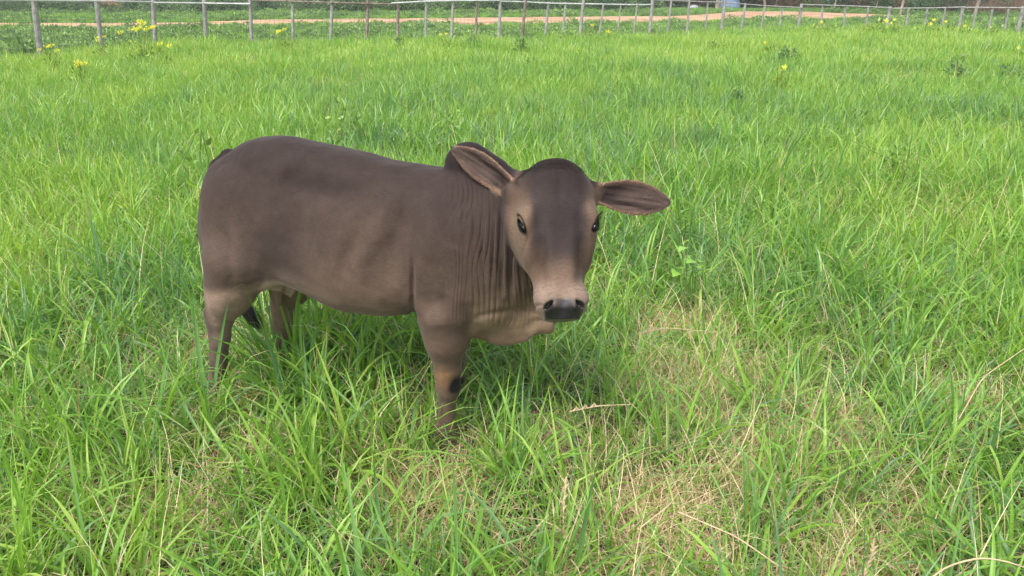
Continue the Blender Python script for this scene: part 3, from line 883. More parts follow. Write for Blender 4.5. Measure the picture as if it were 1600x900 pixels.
def tuft(name, n, spread, h0, h1, w0, w1, lean, droop, dry=0.0, segs=6, seed=0, fold=True, tipdry=.1, flat=0.0, kink=0.0):
    """blades as curved, folded, tapering strips"""
    r = np.random.default_rng(seed)
    VV, FF, HUE, AL, DR = [], [], [], [], []
    for i in range(n):
        ang = r.uniform(0, 2 * math.pi)
        rad = spread * math.sqrt(r.random())
        base = np.array([math.cos(ang) * rad, math.sin(ang) * rad, -.01])
        az = ang + r.normal() * .9
        L = r.uniform(h0, h1); wd = r.uniform(w0, w1)
        th = abs(r.normal()) * lean + .04 + flat * r.random()      # angle from vertical
        dth = abs(r.normal()) * droop / segs
        yaw = r.normal() * .25 / segs
        isdry = r.random() < dry
        if isdry:
            wd *= .55; dth *= 1.5
        hue = r.random(); tdl = (r.random() < tipdry)
        p = base.copy(); nb = len(VV)
        kpos = r.integers(2, segs) if r.random() < kink else -1
        tw = r.normal() * .5
        twd = r.normal() * .25
        for k in range(segs + 1):
            t = k / segs
            dirv = np.array([math.cos(az) * math.sin(th), math.sin(az) * math.sin(th), math.cos(th)])
            side = np.array([-math.sin(az + tw), math.cos(az + tw), 0.0])
            nrm = np.cross(side, dirv)
            prof = (0.55 + .45 * min(t * 4, 1)) * (1 - t ** 2.6) if not isdry else (1 - .85 * t)
            hw = wd * .5 * max(prof, .02)
            if fold:
                VV += [p - side * hw, p + nrm * hw * .45, p + side * hw]; AL += [t] * 3
                DRk = 1.0 if isdry else (sm(.75, 1.0, t) * .9 if tdl else 0.0)
                DR += [DRk] * 3; HUE += [hue] * 3
            else:
                VV += [p - side * hw, p + side * hw]; AL += [t] * 2
                DRk = 1.0 if isdry else (sm(.75, 1.0, t) * .9 if tdl else 0.0)
                DR += [DRk] * 2; HUE += [hue] * 2
            p = p + dirv * L / segs
            th += dth * (1 + 2.2 * t); az += yaw; tw += twd
            if k == kpos: th += .9
            if p[2] < .006 and k > 0: p[2] = .006; th = min(th, 1.5)
        c = 3 if fold else 2
        for k in range(segs):
            a0 = nb + k * c
            for j in range(c - 1):
                FF.append((a0 + j, a0 + j + 1, a0 + c + j + 1, a0 + c + j))
    me = mesh_np(name, np.array(VV), np.array(FF), attrs={'hue': ('FLOAT', HUE), 'along': ('FLOAT', AL), 'dryness': ('FLOAT', DR)})
    me.materials.append(m_grass)
    return me
def library(name, meshes):
    c = bpy.data.collections.new(name)
    for i, me in enumerate(meshes):
        o = bpy.data.objects.new('%s_%02d' % (name, i), me); c.objects.link(o)
    return c
def scatter(name, coll, P, rot, scale, idx, tint, mat, kind='stuff', label=None, cat=None):
    me = bpy.data.meshes.new(name)
    me.vertices.add(len(P)); me.vertices.foreach_set('co', np.asarray(P, dtype=np.float32).ravel())
    for nm, tp_, arr, ky in (('rot', 'FLOAT_VECTOR', rot, 'vector'), ('scl', 'FLOAT_VECTOR', scale, 'vector'), ('pick', 'INT', idx, 'value'), ('tint', 'FLOAT', tint, 'value')):
        a = me.attributes.new(nm, tp_, 'POINT')
        arr = np.asarray(arr, dtype=np.int32 if tp_ == 'INT' else np.float32)
        a.data.foreach_set(ky, arr.ravel())
    o = bpy.data.objects.new(name, me); me.materials.append(mat); link(o)
    g = bpy.data.node_groups.new(name, 'GeometryNodeTree')
    g.interface.new_socket('Geometry', in_out='INPUT', socket_type='NodeSocketGeometry')
    g.interface.new_socket('Geometry', in_out='OUTPUT', socket_type='NodeSocketGeometry')
    N_ = g.nodes.new
    gi, go = N_('NodeGroupInput'), N_('NodeGroupOutput')
    ci = N_('GeometryNodeCollectionInfo'); ci.inputs['Collection'].default_value = coll
    ci.inputs['Separate Children'].default_value = True; ci.inputs['Reset Children'].default_value = True
    ip = N_('GeometryNodeInstanceOnPoints'); ip.inputs['Pick Instance'].default_value = True
    def na(nm, tp_):
        n = N_('GeometryNodeInputNamedAttribute'); n.data_type = tp_; n.inputs['Name'].default_value = nm
        return n.outputs['Attribute']
    g.links.new(gi.outputs[0], ip.inputs['Points']); g.links.new(ci.outputs[0], ip.inputs['Instance'])
    g.links.new(na('pick', 'INT'), ip.inputs['Instance Index'])
    g.links.new(na('scl', 'FLOAT_VECTOR'), ip.inputs['Scale'])
    e2r = N_('FunctionNodeEulerToRotation')
    g.links.new(na('rot', 'FLOAT_VECTOR'), e2r.inputs[0]); g.links.new(e2r.outputs[0], ip.inputs['Rotation'])
    g.links.new(ip.outputs[0], go.inputs[0])
    md = o.modifiers.new('scatter', 'NODES'); md.node_group = g
    if kind: o['kind'] = kind
    if label: o['label'] = label
    if cat: o['category'] = cat
    return o

near_m = []
for s in range(6):   # broad, lush tufts
    near_m.append(tuft('tuft', 22, .050, .20, .37, .0050, .0125, .42, 1.0, .10, 7, 100 + s, kink=.12))
for s in range(6):   # fine, dense tufts
    near_m.append(tuft('tuft', 38, .065, .12, .30, .0024, .0060, .55, 1.2, .16, 6, 200 + s, kink=.15))
for s in range(4):   # long arching blades
    near_m.append(tuft('tuft', 9, .05, .28, .44, .006, .0125, .65, 1.5, .10, 9, 300 + s, kink=.22))
for s in range(5):   # straw: dead, tangled, low
    near_m.append(tuft('tuft', 30, .09, .12, .32, .0045, .0085, .75, 1.3, .93, 6, 400 + s, flat=.4, kink=.4))
for s in range(3):   # low thatch
    near_m.append(tuft('tuft', 46, .11, .05, .15, .0025, .005, 1.1, 1.2, .45, 4, 500 + s, fold=False, flat=.4))
mid_m = []
for s in range(6):
    mid_m.append(tuft('clump', 54, .13, .14, .32, .0055, .0105, .36, .8, .07, 4, 600 + s, fold=False))
for s in range(3):
    mid_m.append(tuft('clump', 40, .12, .20, .38, .0070, .0130, .46, 1.2, .05, 5, 700 + s, fold=False))
for s in range(2):
    mid_m.append(tuft('clump', 60, .14, .10, .26, .004, .006, .6, 1.2, .7, 4, 800 + s, fold=False))
far_m = []
for s in range(5):
    far_m.append(tuft('far_clump', 110, .30, .14, .30, .008, .014, .34, .8, .05, 3, 900 + s, fold=False))
for s in range(2):
    far_m.append(tuft('far_clump', 110, .30, .10, .22, .010, .016, .5, .9, .35, 3, 950 + s, fold=False))

def jgrid(x0, x1, y0, y1, step, r):
    X_, Y_ = np.meshgrid(np.arange(x0, x1, step), np.arange(y0, y1, step), indexing='ij')
    p = np.stack([X_.ravel(), Y_.ravel()], 1)
    return p + r.uniform(-.5, .5, p.shape) * step * 1.1
def wedge(p, k=.76, m=.7):
    return np.abs(p[:, 0]) < k * np.maximum(p[:, 1], 0) + m
# dry patches, where the photograph shows them: (x, y) on the ground, radius
DRY = [(*ground_at(x, y)[:2], r_) for x, y, r_ in ((1060, 600, .15), (1020, 640, .12), (1010, 850, .20), (1040, 790, .15), (1050, 520, .16), (1140, 600, .12), (1260, 650, .14), (1030, 930, .13), (1130, 680, .16), (1230, 700, .15), (1340, 690, .12), (1180, 780, .12), (1300, 860, .12),
       (40, 450, .12), (300, 820, .12), (330, 560, .14), (380, 640, .10), (420, 700, .10), (640, 640, .10), (560, 690, .10), (680, 760, .14), (1520, 640, .15), (930, 720, .1), (1100, 960, .14),
       (1420, 800, .13), (1350, 950, .16), (820, 700, .08), (1130, 200, .5), (520, 140, .7), (1420, 130, .8))]
def dryness(p):
    d = np.zeros(len(p))
    for x, y, r_ in DRY: d = np.maximum(d, np.exp(-((p[:, 0] - x) ** 2 + (p[:, 1] - y) ** 2) / (r_ * r_)))
    return d
def tint_at(p):
    t = .5 + .60 * fbm(p * 1.3, 81, 3) + .40 * fbm(p * .25, 85, 2)
    return t
rg = np.random.default_rng(5)
HOOF = [P_(350, 636, -.115), P_(706, 705, -.105)]
def calf_clear(p):
    """0 where a tuft would stand inside a leg; shorter right in front of the near legs (the calf trod it down)"""
    s = np.ones(len(p))
    for hq_ in HOOF:
        d = np.hypot(p[:, 0] - hq_[0], p[:, 1] - (hq_[1] - .12))
        s = np.minimum(s, .85 + .15 * sm(.08, .22, d))
    q_ = np.concatenate([p, np.zeros((len(p), 1))], 1) - CO
    uu, vv_ = q_ @ AX, q_ @ LX
    under = (uu > -.80) & (uu < -.08) & (vv_ > -.30) & (vv_ < .55)
    s = np.where(under, s * 1.5, s)
    s = np.where((uu > -.88) & (uu < -.45) & (vv_ > -.12) & (vv_ < .10), np.maximum(s, 1.75), s)   # rank growth between the hind legs
    return s
# near field
p = jgrid(-4.6, 4.6, .55, 5.2, .076, rg); p = p[wedge(p)]
n = len(p); d = dryness(p); patch = fbm(p * 1.6, 91, 2)
r_ = rg.random(n)
pick = np.where(r_ < .42, rg.integers(0, 6, n), np.where(r_ < .80, rg.integers(6, 12, n), rg.integers(12, 16, n)))
isd = rg.random(n) < np.clip(d * .62 + .09 + .16 * (patch > .2), 0, .8)
pick = np.where(isd, rg.integers(16, 21, n), pick)
sc = rg.uniform(.78, 1.22, n) * (1 + .22 * fbm(p * 1.3, 95, 2)) * (1 - .35 * d) * calf_clear(p)
hoofd = np.minimum(*[np.hypot(p[:, 0] - h_[0], p[:, 1] - h_[1]) for h_ in HOOF])
keep = (hoofd > .05) & (rg.random(n) > np.clip(.04 + .25 * (patch > .48) + .3 * d * ~isd, 0, .9))
A = (p[keep], pick[keep], sc[keep], tint_at(p)[keep])
# thatch under it
p2 = jgrid(-4.6, 4.6, .55, 5.2, .19, rg); p2 = p2[wedge(p2)]
B = (p2, rg.integers(21, 24, len(p2)), rg.uniform(.8, 1.2, len(p2)), tint_at(p2) - .15)
p3 = jgrid(-2.6, 2.6, .8, 4.2, .055, rg); p3 = p3[rg.random(len(p3)) < 1.0 * sm(.20, .60, dryness(p3))]
D3 = (p3, rg.integers(16, 21, len(p3)), rg.uniform(.55, 1.0, len(p3)), tint_at(p3))
B = tuple(np.concatenate([x_, y_]) for x_, y_ in zip(B, D3))
P2 = np.concatenate([A[0], B[0]]); PK = np.concatenate([A[1], B[1]]); SC = np.concatenate([A[2], B[2]]); TT = np.concatenate([A[3] + .07, B[3]])
def emit(name, coll, P2, PK, SC, TT, mat, zs=1.0, **k):
    n = len(P2)
    rot = np.stack([rg.normal(size=n) * .10, rg.normal(size=n) * .10, rg.uniform(0, 2 * math.pi, n)], 1)
    z = gz(P2[:, 0], P2[:, 1])
    scl = np.stack([SC, SC, SC * zs * rg.uniform(.85, 1.15, n)], 1)
    o = scatter(name, coll, np.concatenate([P2, z[:, None]], 1), rot, scl, PK, TT + rg.normal(size=n) * .30, mat, **k)
    print(name, n)
    return o
emit('near_grass', library('near_tuft', near_m), P2, PK, SC, TT, m_grass, label='long bright green pasture grass with straw in the foreground and round the calf', cat='grass')
p = jgrid(-10, 10, 5.0, 12.5, .165, rg); p = p[wedge(p)]
n = len(p); d = dryness(p)
pick = np.where(rg.random(n) < .66, rg.integers(0, 6, n), rg.integers(6, 9, n))
pick = np.where(rg.random(n) < .04 + .7 * d, rg.integers(9, 11, n), pick)
emit('middle_grass', library('mid_tuft', mid_m), p, pick, rg.uniform(.75, 1.15, n) * (1 + .25 * fbm(p * .9, 96, 2)), tint_at(p) + .16, m_grass, label='bright green pasture grass of the middle field behind the calf', cat='grass')
# ---------------------------------------------------------------- the dirt track beyond the fence
def simple(name, c, rough=.8, var=.25, scale=6.0, bump=.0, c2=None, metal=0.0):
    m, nt, out = nmat(name)
    p = node(nt, 'ShaderNodeBsdfPrincipled', Roughness=rough, Metallic=metal)
    tc = node(nt, 'ShaderNodeTexCoord')
    n1 = node(nt, 'ShaderNodeTexNoise', Scale=scale, Detail=5.0, Roughness=.6)
    nt.links.new(tc.outputs['Object'], n1.inputs[0])
    r = node(nt, 'ShaderNodeValToRGB')
    e = r.color_ramp.elements
    c2 = c2 or tuple(x * (1 + var) for x in c)
    e[0].position = .35; e[0].color = (*[x * (1 - var) for x in c], 1)
    e[1].position = .65; e[1].color = (*c2, 1)
    nt.links.new(n1.outputs[0], r.inputs[0]); nt.links.new(r.outputs[0], p.inputs['Base Color'])
    if bump:
        b = node(nt, 'ShaderNodeBump', Strength=.7, Distance=bump); nt.links.new(n1.outputs[0], b.inputs['Height']); nt.links.new(b.outputs[0], p.inputs['Normal'])
    nt.links.new(p.outputs[0], out.inputs[0])
    return m
m_track = simple('orange_earth', (.34, .18, .10), .95, .25, .8, .03, (.47, .28, .165))
near_px = [(-500, 47), (-200, 45), (0, 43), (130, 44), (300, 42), (400, 41), (530, 37), (620, 38), (720, 38.5), (860, 39), (960, 36), (1040, 36), (1100, 34), (1160, 31), (1250, 31), (1330, 30), (1400, 28), (1440, 26.5)]
far_px = [(-500, 38), (-200, 37), (0, 36.5), (130, 37), (300, 35.5), (400, 31.5), (530, 30), (620, 29.5), (720, 28.5), (860, 27), (960, 26), (1040, 26), (1100, 23), (1160, 18), (1250, 18.5), (1330, 21), (1400, 24), (1440, 26)]
tv, tf = [], []
fx = np.linspace(-500, 1440, 160)
ny = np.interp(fx, *np.array(near_px).T); fy = np.interp(fx, *np.array(far_px).T)
ny += 1.1 * vnoise(np.stack([fx / 25, fx * 0], 1), 3); fy += .3 * vnoise(np.stack([fx / 30, fx * 0], 1), 4)
for i in range(len(fx)):
    a_, b_ = ground_at(fx[i], ny[i]), ground_at(fx[i], max(fy[i], 0))
    for k in range(4):
        q_ = a_ + (b_ - a_) * k / 3; tv.append((q_[0], q_[1], .015 + (0.03 if k in (1, 2) else 0)))
    if i: 
        for k in range(3): tf.append(((i - 1) * 4 + k, i * 4 + k, i * 4 + k + 1, (i - 1) * 4 + k + 1))
tag(obj('dirt_track', mesh_np('dirt_track', tv, np.array(tf)), m_track), kind='structure')
TR_X = np.array([ground_at(x, y)[0] for x, y in near_px]); 
def on_track(P2):
    """photo row of a ground point, to keep growth off the track"""
    zc = P2[:, 1] * CP + CAM_H * SP
    x = 800 + P2[:, 0] / zc * FPX; y = 450 - (-CAM_H * CP + P2[:, 1] * SP) / zc * FPX
    return (y < np.interp(x, *np.array(near_px).T) + .6) & (y > np.interp(x, *np.array(far_px).T) - .4) & (x < 1440), x, y
# red earth bank, half hidden by the scrub
m_bank = simple('red_earth', (.40, .15, .08), .95, .3, .5, .1)
bx = np.linspace(-60, -9, 80); bv, bf = [], []
for i, x in enumerate(bx):
    hgt = 1.5 + .5 * math.sin(x * .35) + .3 * math.sin(x * 1.3 + 1)
    for k, (dy, z) in enumerate(((0, -.05), (.7, .55), (1.3, .95), (2.4, 1.0), (4, .9), (6, -.1))):
        bv.append((x + .2 * math.sin(i * 7 + k), 49 + dy + .3 * math.sin(i * 1.7 + k * 2), z * (hgt if z > 0 else 1)))
    if i:
        for k in range(5): bf.append(((i - 1) * 6 + k, i * 6 + k, i * 6 + k + 1, (i - 1) * 6 + k + 1))
tag(obj('earth_bank', mesh_np('earth_bank', bv, np.array(bf)), m_bank), kind='structure')

# ---------------------------------------------------------------- fence
base_curve = np.array([(-120, 112), (62, 97), (160, 88), (243, 80), (322, 76), (393, 75), (520, 75), (620, 72), (700, 71), (780, 69), (850, 66), (905, 65), (1014, 61), (1130, 54), (1246, 50), (1350, 50), (1444, 52), (1500, 55), (1590, 58), (1760, 64)])
posts_px = [(-45, -18, -30, 0, 'g'), (52, -10, 64, 8, 'g'), (150, -7, 160, 6.4, 'g'), (239, -8, 243, 6, 'g'), (319, -5, 322, 6, 'g'), (391, -3, 393, 5, 'g'), (457, 1, 458, 4.2, 'g'), (519, 1, 516, 4.4, 'g'), (575, -2, 572, 4.6, 'r'),
            (622, 3, 621, 4.2, 'r'), (666, -1, 665, 4, 'g'), (708, 0, 705, 4, 'g'), (745, 1, 743, 3.6, 'r'), (782, -3, 779, 4.6, 'g'), (821, 0, 815, 4.4, 'r'), (857, 3, 851, 4.2, 'g'), (884, 3, 878, 3.2, 'g'),
            (912, -1, 905, 4.6, 'g'), (943, 6, 935, 3, 'g'), (970, 7, 964, 2.4, 'g'), (996, 5, 989, 2.8, 'g'), (1020, -1, 1014, 4.6, 'g'), (1049, 1, 1042, 3.2, 'g'), (1077, 0, 1073, 3.4, 'g'), (1106, 3, 1102, 2.6, 'g'),
            (1133, 1, 1126, 4.4, 'g'), (1165, 5, 1157, 3.4, 'g'), (1195, 8, 1188, 2.6, 'g'), (1223, 10, 1217, 2.6, 'g'), (1253, 6, 1246, 4.6, 'g'), (1286, 8, 1281, 3, 'g'), (1321, 9, 1317, 3, 'g'), (1357, 9, 1353, 2.6, 'g'),
            (1391, 10, 1384, 4.6, 'g'), (1420, 13, 1414, 3, 'g'), (1449, 14, 1444, 2.8, 'g'), (1477, 13, 1470, 3, 'g'), (1505, 10, 1496, 4.4, 'g'), (1526, 14, 1518, 2.6, 'g'), (1551, 14, 1543, 2.8, 'g'), (1576, 14, 1568, 2.8, 'g'), (1599, 10, 1589, 5, 'g'), (1640, 12, 1630, 3, 'g'), (1682, 12, 1670, 3, 'g')]
m_post = simple('weathered_grey_post', (.24, .23, .22), .85, .25, 9, .004)
m_rust = simple('rusty_brown_steel', (.17, .10, .075), .8, .35, 12, .003, (.24, .20, .18))
m_pale = simple('pale_galvanised_rail', (.42, .42, .42), .5, .2, 5, 0)
m_wire = simple('dull_wire', (.13, .13, .12), .6, .2, 3, 0)
def beam(a, b, w, h, mat, name, parent, bev=.15, seg=1):
    """rounded bar from a to b"""
    a, b = np.asarray(a, float), np.asarray(b, float)
    d = b - a; L = np.linalg.norm(d); d /= L
    r0 = np.cross(d, [0, 0, 1.0] if abs(d[2]) < .9 else [0, 1.0, 0]); r0 /= np.linalg.norm(r0); s0 = np.cross(r0, d)
    k = 8; vv, ff = [], []
    for t in np.linspace(0, 1, seg + 1):
        for j in range(k):
            an = (j + .5) / k * 2 * math.pi
            cx, sx_ = math.cos(an), math.sin(an)
            q_ = max(abs(cx), abs(sx_)); f_ = (1 - bev) / q_ * .5 + bev * .5
            vv.append(a + d * L * t + r0 * cx * f_ * w + s0 * sx_ * f_ * h)
    for i in range(seg):
        for j in range(k): ff.append((i * k + j, i * k + (j + 1) % k, (i + 1) * k + (j + 1) % k, (i + 1) * k + j))
    ff.append(tuple(range(k))[::-1]); ff.append(tuple(seg * k + j for j in range(k)))
    me = mesh_np(name, vv, [tuple(f_) for f_ in ff], smooth=False)
    return obj(name, me, mat, parent)
fence = empty('fence', (0, 0, 0), 'long wire mesh fence of grey posts and thin top rails beyond the pasture', 'fence')
PB = []
for x1, y1, x0, wpx, mt in posts_px:
    by = float(np.interp(x0, base_curve[:, 0], base_curve[:, 1]))
    b_ = ground_at(x0, by); t_ = at_depth(x1, y1, b_[1])
    if wpx == 0: wpx = 8
    wd_ = wpx * (b_[1] * CP + .5 * SP) / FPX
    b_[2] = -.05
    PB.append((b_, t_))
    o = beam(b_, t_, wd_ * 1.05, wd_, m_rust if mt == 'r' else m_post, 'post', fence, .35, 3)
    if mt == 'r': o['label'] = 'rusty brown fence post'
rail_px = [([(-60, -3), (0, 0), (150, 1.5), (240, 3)], 'p', 'thin pale top rail'), ([(240, 4), (322, 5), (392, 6)], 'w', 'white painted top rail'), ([(392, 0), (457, 2), (519, 4), (575, 5.5), (618, 6.5)], 'r', 'rusty brown top rail'),
           ([(612, 5), (666, 2), (708, 1), (780, .5)], 'p', None), ([(782, 2), (821, 3), (857, 5), (912, 6), (1000, 7.5), (1018, 7)], 'p', None), ([(1020, 0), (1077, 2), (1133, 4), (1195, 9), (1252, 12)], 'g', None),
           ([(1254, 7), (1321, 9), (1392, 12)], 'g', None), ([(1392, 13), (1449, 12.5), (1506, 11)], 'g', None), ([(1506, 11.5), (1599, 12), (1690, 13)], 'g', None)]
def fence_pt(x, y):
    by = float(np.interp(x, base_curve[:, 0], base_curve[:, 1]))
    return at_depth(x, y, ground_at(x, by)[1])
for pts, mt, lb in rail_px:
    for (xa, ya), (xb, yb) in zip(pts, pts[1:]):
        o = beam(fence_pt(xa, ya) - np.array([0, .05, 0]), fence_pt(xb, yb) - np.array([0, .05, 0]), .035, .035, {'p': m_pale, 'w': m_pale, 'r': m_rust, 'g': m_post}[mt], 'top_rail', fence, .5, 1)
        if lb: o['label'] = lb
# wire mesh between the posts
wv, wf = [], []
def wire(a, b, r):
    a, b = np.asarray(a, float), np.asarray(b, float)
    d = b - a; d /= np.linalg.norm(d)
    s1 = np.cross(d, [0, 0, 1.0]) if abs(d[2]) < .9 else np.array([1.0, 0, 0]); s1 /= np.linalg.norm(s1); s2 = np.cross(d, s1)
    n0_ = len(wv)
    for p_ in (a, b):
        for j in range(3):
            an = j * 2.0944; wv.append(p_ + (s1 * math.cos(an) + s2 * math.sin(an)) * r)
    for j in range(3): wf.append((n0_ + j, n0_ + (j + 1) % 3, n0_ + 3 + (j + 1) % 3, n0_ + 3 + j))
for (b0, t0_), (b1, t1_) in zip(PB, PB[1:]):
    L_ = np.linalg.norm(b1 - b0)
    nv = max(2, int(L_ / .10)); left = b0[0] < -1.0
    rw = .0030 if left else .0022
    for k in range(1, nv):
        f_ = k / nv
        wire(b0 + (b1 - b0) * f_, t0_ + (t1_ - t0_) * f_ - np.array([0, 0, .06]), rw)
    for k in range(1, 8):
        f_ = k / 8
        sag = np.array([rg.normal() * .01, 0, rg.normal() * .012])
        wire(b0 + (t0_ - b0) * f_ + sag, b1 + (t1_ - b1) * f_ + sag, rw)
tag(obj('wire_mesh', mesh_np('wire_mesh', wv, np.array(wf), smooth=False), m_wire, fence), kind='stuff')
# a short rusty stake leaning at the fourth post
sb = ground_at(323, 74); 
stake = beam(np.array([sb[0] + .03, sb[1] - .09, -.05]), at_depth(321.5, 36, sb[1] - .09), .05, .05, m_rust, 'stake', None, .4, 2)
tag(stake, 'short reddish brown stake standing against a grey fence post at the left', 'stake')

# ---------------------------------------------------------------- broad-leaved growth
def leaf_material(name, c_lo, c_hi):
    m, nt, out = nmat(name)
    hue = node(nt, 'ShaderNodeAttribute', attribute_name='hue')
    it = node(nt, 'ShaderNodeAttribute', attribute_name='tint'); it.attribute_type = 'INSTANCER'
    a_ = node(nt, 'ShaderNodeMath', operation='ADD'); nt.links.new(hue.outputs['Fac'], a_.inputs[0]); nt.links.new(it.outputs['Fac'], a_.inputs[1])
    r = node(nt, 'ShaderNodeValToRGB')
    e = r.color_ramp.elements; e[0].color = (*c_lo, 1); e[1].color = (*c_hi, 1)
    nt.links.new(a_.outputs[0], r.inputs[0])
    p = node(nt, 'ShaderNodeBsdfPrincipled', Roughness=.5); nt.links.new(r.outputs[0], p.inputs['Base Color'])
    tr = node(nt, 'ShaderNodeBsdfTranslucent'); nt.links.new(r.outputs[0], tr.inputs[0])
    ms = node(nt, 'ShaderNodeMixShader'); ms.inputs[0].default_value = .3
    nt.links.new(p.outputs[0], ms.inputs[1]); nt.links.new(tr.outputs[0], ms.inputs[2]); nt.links.new(ms.outputs[0], out.inputs[0])
    return m
m_weed = leaf_material('weed_leaves', (.085, .17, .045), (.24, .38, .10))
m_bush = leaf_material('bush_leaves', (.032, .070, .028), (.15, .24, .085))
m_dark = leaf_material('dark_leaves', (.030, .070, .028), (.11, .19, .06))
m_brush = leaf_material('dry_brush', (.030, .020, .017), (.20, .12, .085))
def leaf_clump(name, n, rx, rz, ls, mat, seed, aspect=.5, up=.5, shell=.55, twigs=0):
    r = np.random.default_rng(seed)
    VV, FF, HU = [], [], []
    lobes = r.normal(size=(7, 3)); lobes /= np.linalg.norm(lobes, axis=1)[:, None]
    for i in range(n):
        d = r.normal(size=3); d /= np.linalg.norm(d); d[2] = abs(d[2]) * 1.0
        k = 1 + .28 * max(lobes @ d) - .25 * abs(math.sin(d[0] * 5 + seed) * math.cos(d[1] * 4))
        rad = (shell + (1 - shell) * r.random()) * k
        c = np.array([d[0] * rx * rad, d[1] * rx * rad, d[2] * rz * rad + .02])
        L = ls * r.uniform(.6, 1.3)
        ax = d * .6 + r.normal(size=3) * .7 + np.array([0, 0, up]); ax /= np.linalg.norm(ax)
        sd = np.cross(ax, r.normal(size=3)); sd /= np.linalg.norm(sd); nn = np.cross(sd, ax)
        b0 = len(VV)
        VV += [c, c + ax * L * .45 + sd * L * aspect * .5 + nn * L * .08, c + ax * L - nn * L * .12, c + ax * L * .45 - sd * L * aspect * .5 + nn * L * .08]
        FF.append((b0, b0 + 1, b0 + 2, b0 + 3)); HU += [r.random() * .75] * 4
    for i in range(twigs):
        a0 = r.uniform(0, 6.28); c = np.array([math.cos(a0) * rx * .3 * r.random(), math.sin(a0) * rx * .3 * r.random(), 0])
        e_ = c + np.array([r.normal() * rx * .6, r.normal() * rx * .6, rz * r.uniform(.6, 1.2)])
        sd = np.array([1, r.normal(), 0]) * .008; b0 = len(VV); mid = (c + e_) / 2 + r.normal(size=3) * rx * .12
        VV += [c - sd, c + sd, mid + sd * .7, mid - sd * .7, e_ + sd * .2, e_ - sd * .2]; FF += [(b0, b0 + 1, b0 + 2, b0 + 3), (b0 + 3, b0 + 2, b0 + 4, b0 + 5)]; HU += [.9] * 6
    me = mesh_np(name, np.array(VV), np.array(FF), smooth=False, attrs={'hue': ('FLOAT', HU)})
    me.materials.append(mat)
    return me
weeds = [leaf_clump('weed', 190, .24, .17, .055, m_weed, 40 + s, .55) for s in range(5)] + [leaf_clump('weed', 130, .27, .11, .07, m_weed, 50 + s, .7, .1) for s in range(3)]
wl_ = library('verge_weed', weeds)
# verge between fence and track, and beyond the track
p = jgrid(-30, 30, 13.5, 42, .42, rg)
ot, xx, yy = on_track(p)
fy_ = np.interp(xx, base_curve[:, 0], base_curve[:, 1])
vn = fbm(p * .45, 61, 3)
edge = yy - np.interp(xx, *np.array(near_px).T)
k_ = (~ot) & (yy < fy_ + 2 - 3 * (vn < 0)) & (xx > -250) & (xx < 1850) & (rg.random(len(p)) < np.clip(.62 + .8 * vn, .12, 1)) & ~((edge > -1) & (edge < 3.5) & (rg.random(len(p)) < .65))
p = p[k_]; vn = vn[k_]; n = len(p)
sc_ = rg.uniform(.55, 1.1, n) * (1 + .5 * vn)
emit('verge_weeds', wl_, p, rg.integers(0, 8, n), sc_, .05 + .45 * vn - .02, m_weed, label='low leafy weeds covering the verge behind the fence', cat='weeds')
# grass in the far field and thin on the verge
p = jgrid(-32, 34, 12.3, 46, .30, rg)
ot, xx, yy = on_track(p)
fy_ = np.interp(xx, base_curve[:, 0], base_curve[:, 1])
beyond = yy < fy_ - 1
k_ = (~ot) & (xx > -200) & (xx < 1800) & ((~beyond) | (rg.random(len(p)) < .55))
p = p[k_]; beyond = beyond[k_]; n = len(p)
pick = np.where(rg.random(n) < .06 + .5 * dryness(p), rg.integers(5, 7, n), rg.integers(0, 5, n))
emit('far_grass', library('far_tuft', far_m), p, pick, rg.uniform(.75, 1.15, n) * np.where(beyond, .65, 1.0) * (1 + .2 * fbm(p * .6, 97, 2)), tint_at(p) + np.where(beyond, -.05, .34), m_grass, label='pale green grass of the far field up to and past the fence', cat='grass')
# scrub along the far side of the track, thicket at the right
scrub = [leaf_clump('scrub', 420, .62, .85, .13, m_bush, 70 + s, .55, .3, .35) for s in range(5)]
dark = [leaf_clump('thicket', 420, .70, .95, .12, m_dark, 80 + s, .5, .3, .35, 10) for s in range(3)]
brush = [leaf_clump('brush', 260, .70, .9, .22, m_brush, 90 + s, .12, .5, .2, 60) for s in range(4)]
sl = library('scrub', scrub); dl_ = library('thicket', dark + brush)
p = jgrid(-62, 30, 33, 56, .85, rg)
ot, xx, yy = on_track(p)
lim = np.interp(xx, [-400, 0, 400, 700, 1000, 1050, 1150], [25, 23, 22, 20, 18, 10, 2])
vn = fbm(p * .22, 62, 3)
gapp = np.exp(-((xx - 170) / 55) ** 2) + .8 * np.exp(-((xx - 390) / 14) ** 2)
k_ = (yy < lim) & (xx > -300) & (xx < 1120) & (rg.random(len(p)) < .85)
p = p[k_]; vn = vn[k_]; gp = gapp[k_]; xs_ = xx[k_]; n = len(p)
sc_ = rg.uniform(.5, 1.15, n) * (1 + .4 * vn) * (1 - .55 * np.clip(gp, 0, 1)) * np.interp(p[:, 1], [36, 42, 50], [.75, 1.0, 1.5])
emit('roadside_scrub', sl, p, rg.integers(0, 5, n), sc_, .10 + .4 * vn, m_bush, label='leafy green scrub along the far side of the dirt track', cat='scrub')
p = jgrid(2, 50, 36, 60, .9, rg)
ot, xx, yy = on_track(p)
lim = np.interp(xx, [980, 1050, 1150, 1250, 1300, 1400, 1480, 1600], [9, 12, 13, 14, 16, 17, 24, 29])
k_ = (yy < lim) & (xx > 985) & (xx < 1900) & ~ot & (rg.random(len(p)) < .9)
p = p[k_]; n = len(p); xs_ = xx[k_]
pk = np.where(rg.random(n) < np.interp(xs_, [1000, 1200, 1330, 1370, 1450, 1500, 1600], [.55, .75, .5, .15, .2, .85, .9]), rg.integers(3, 7, n), rg.integers(0, 3, n))
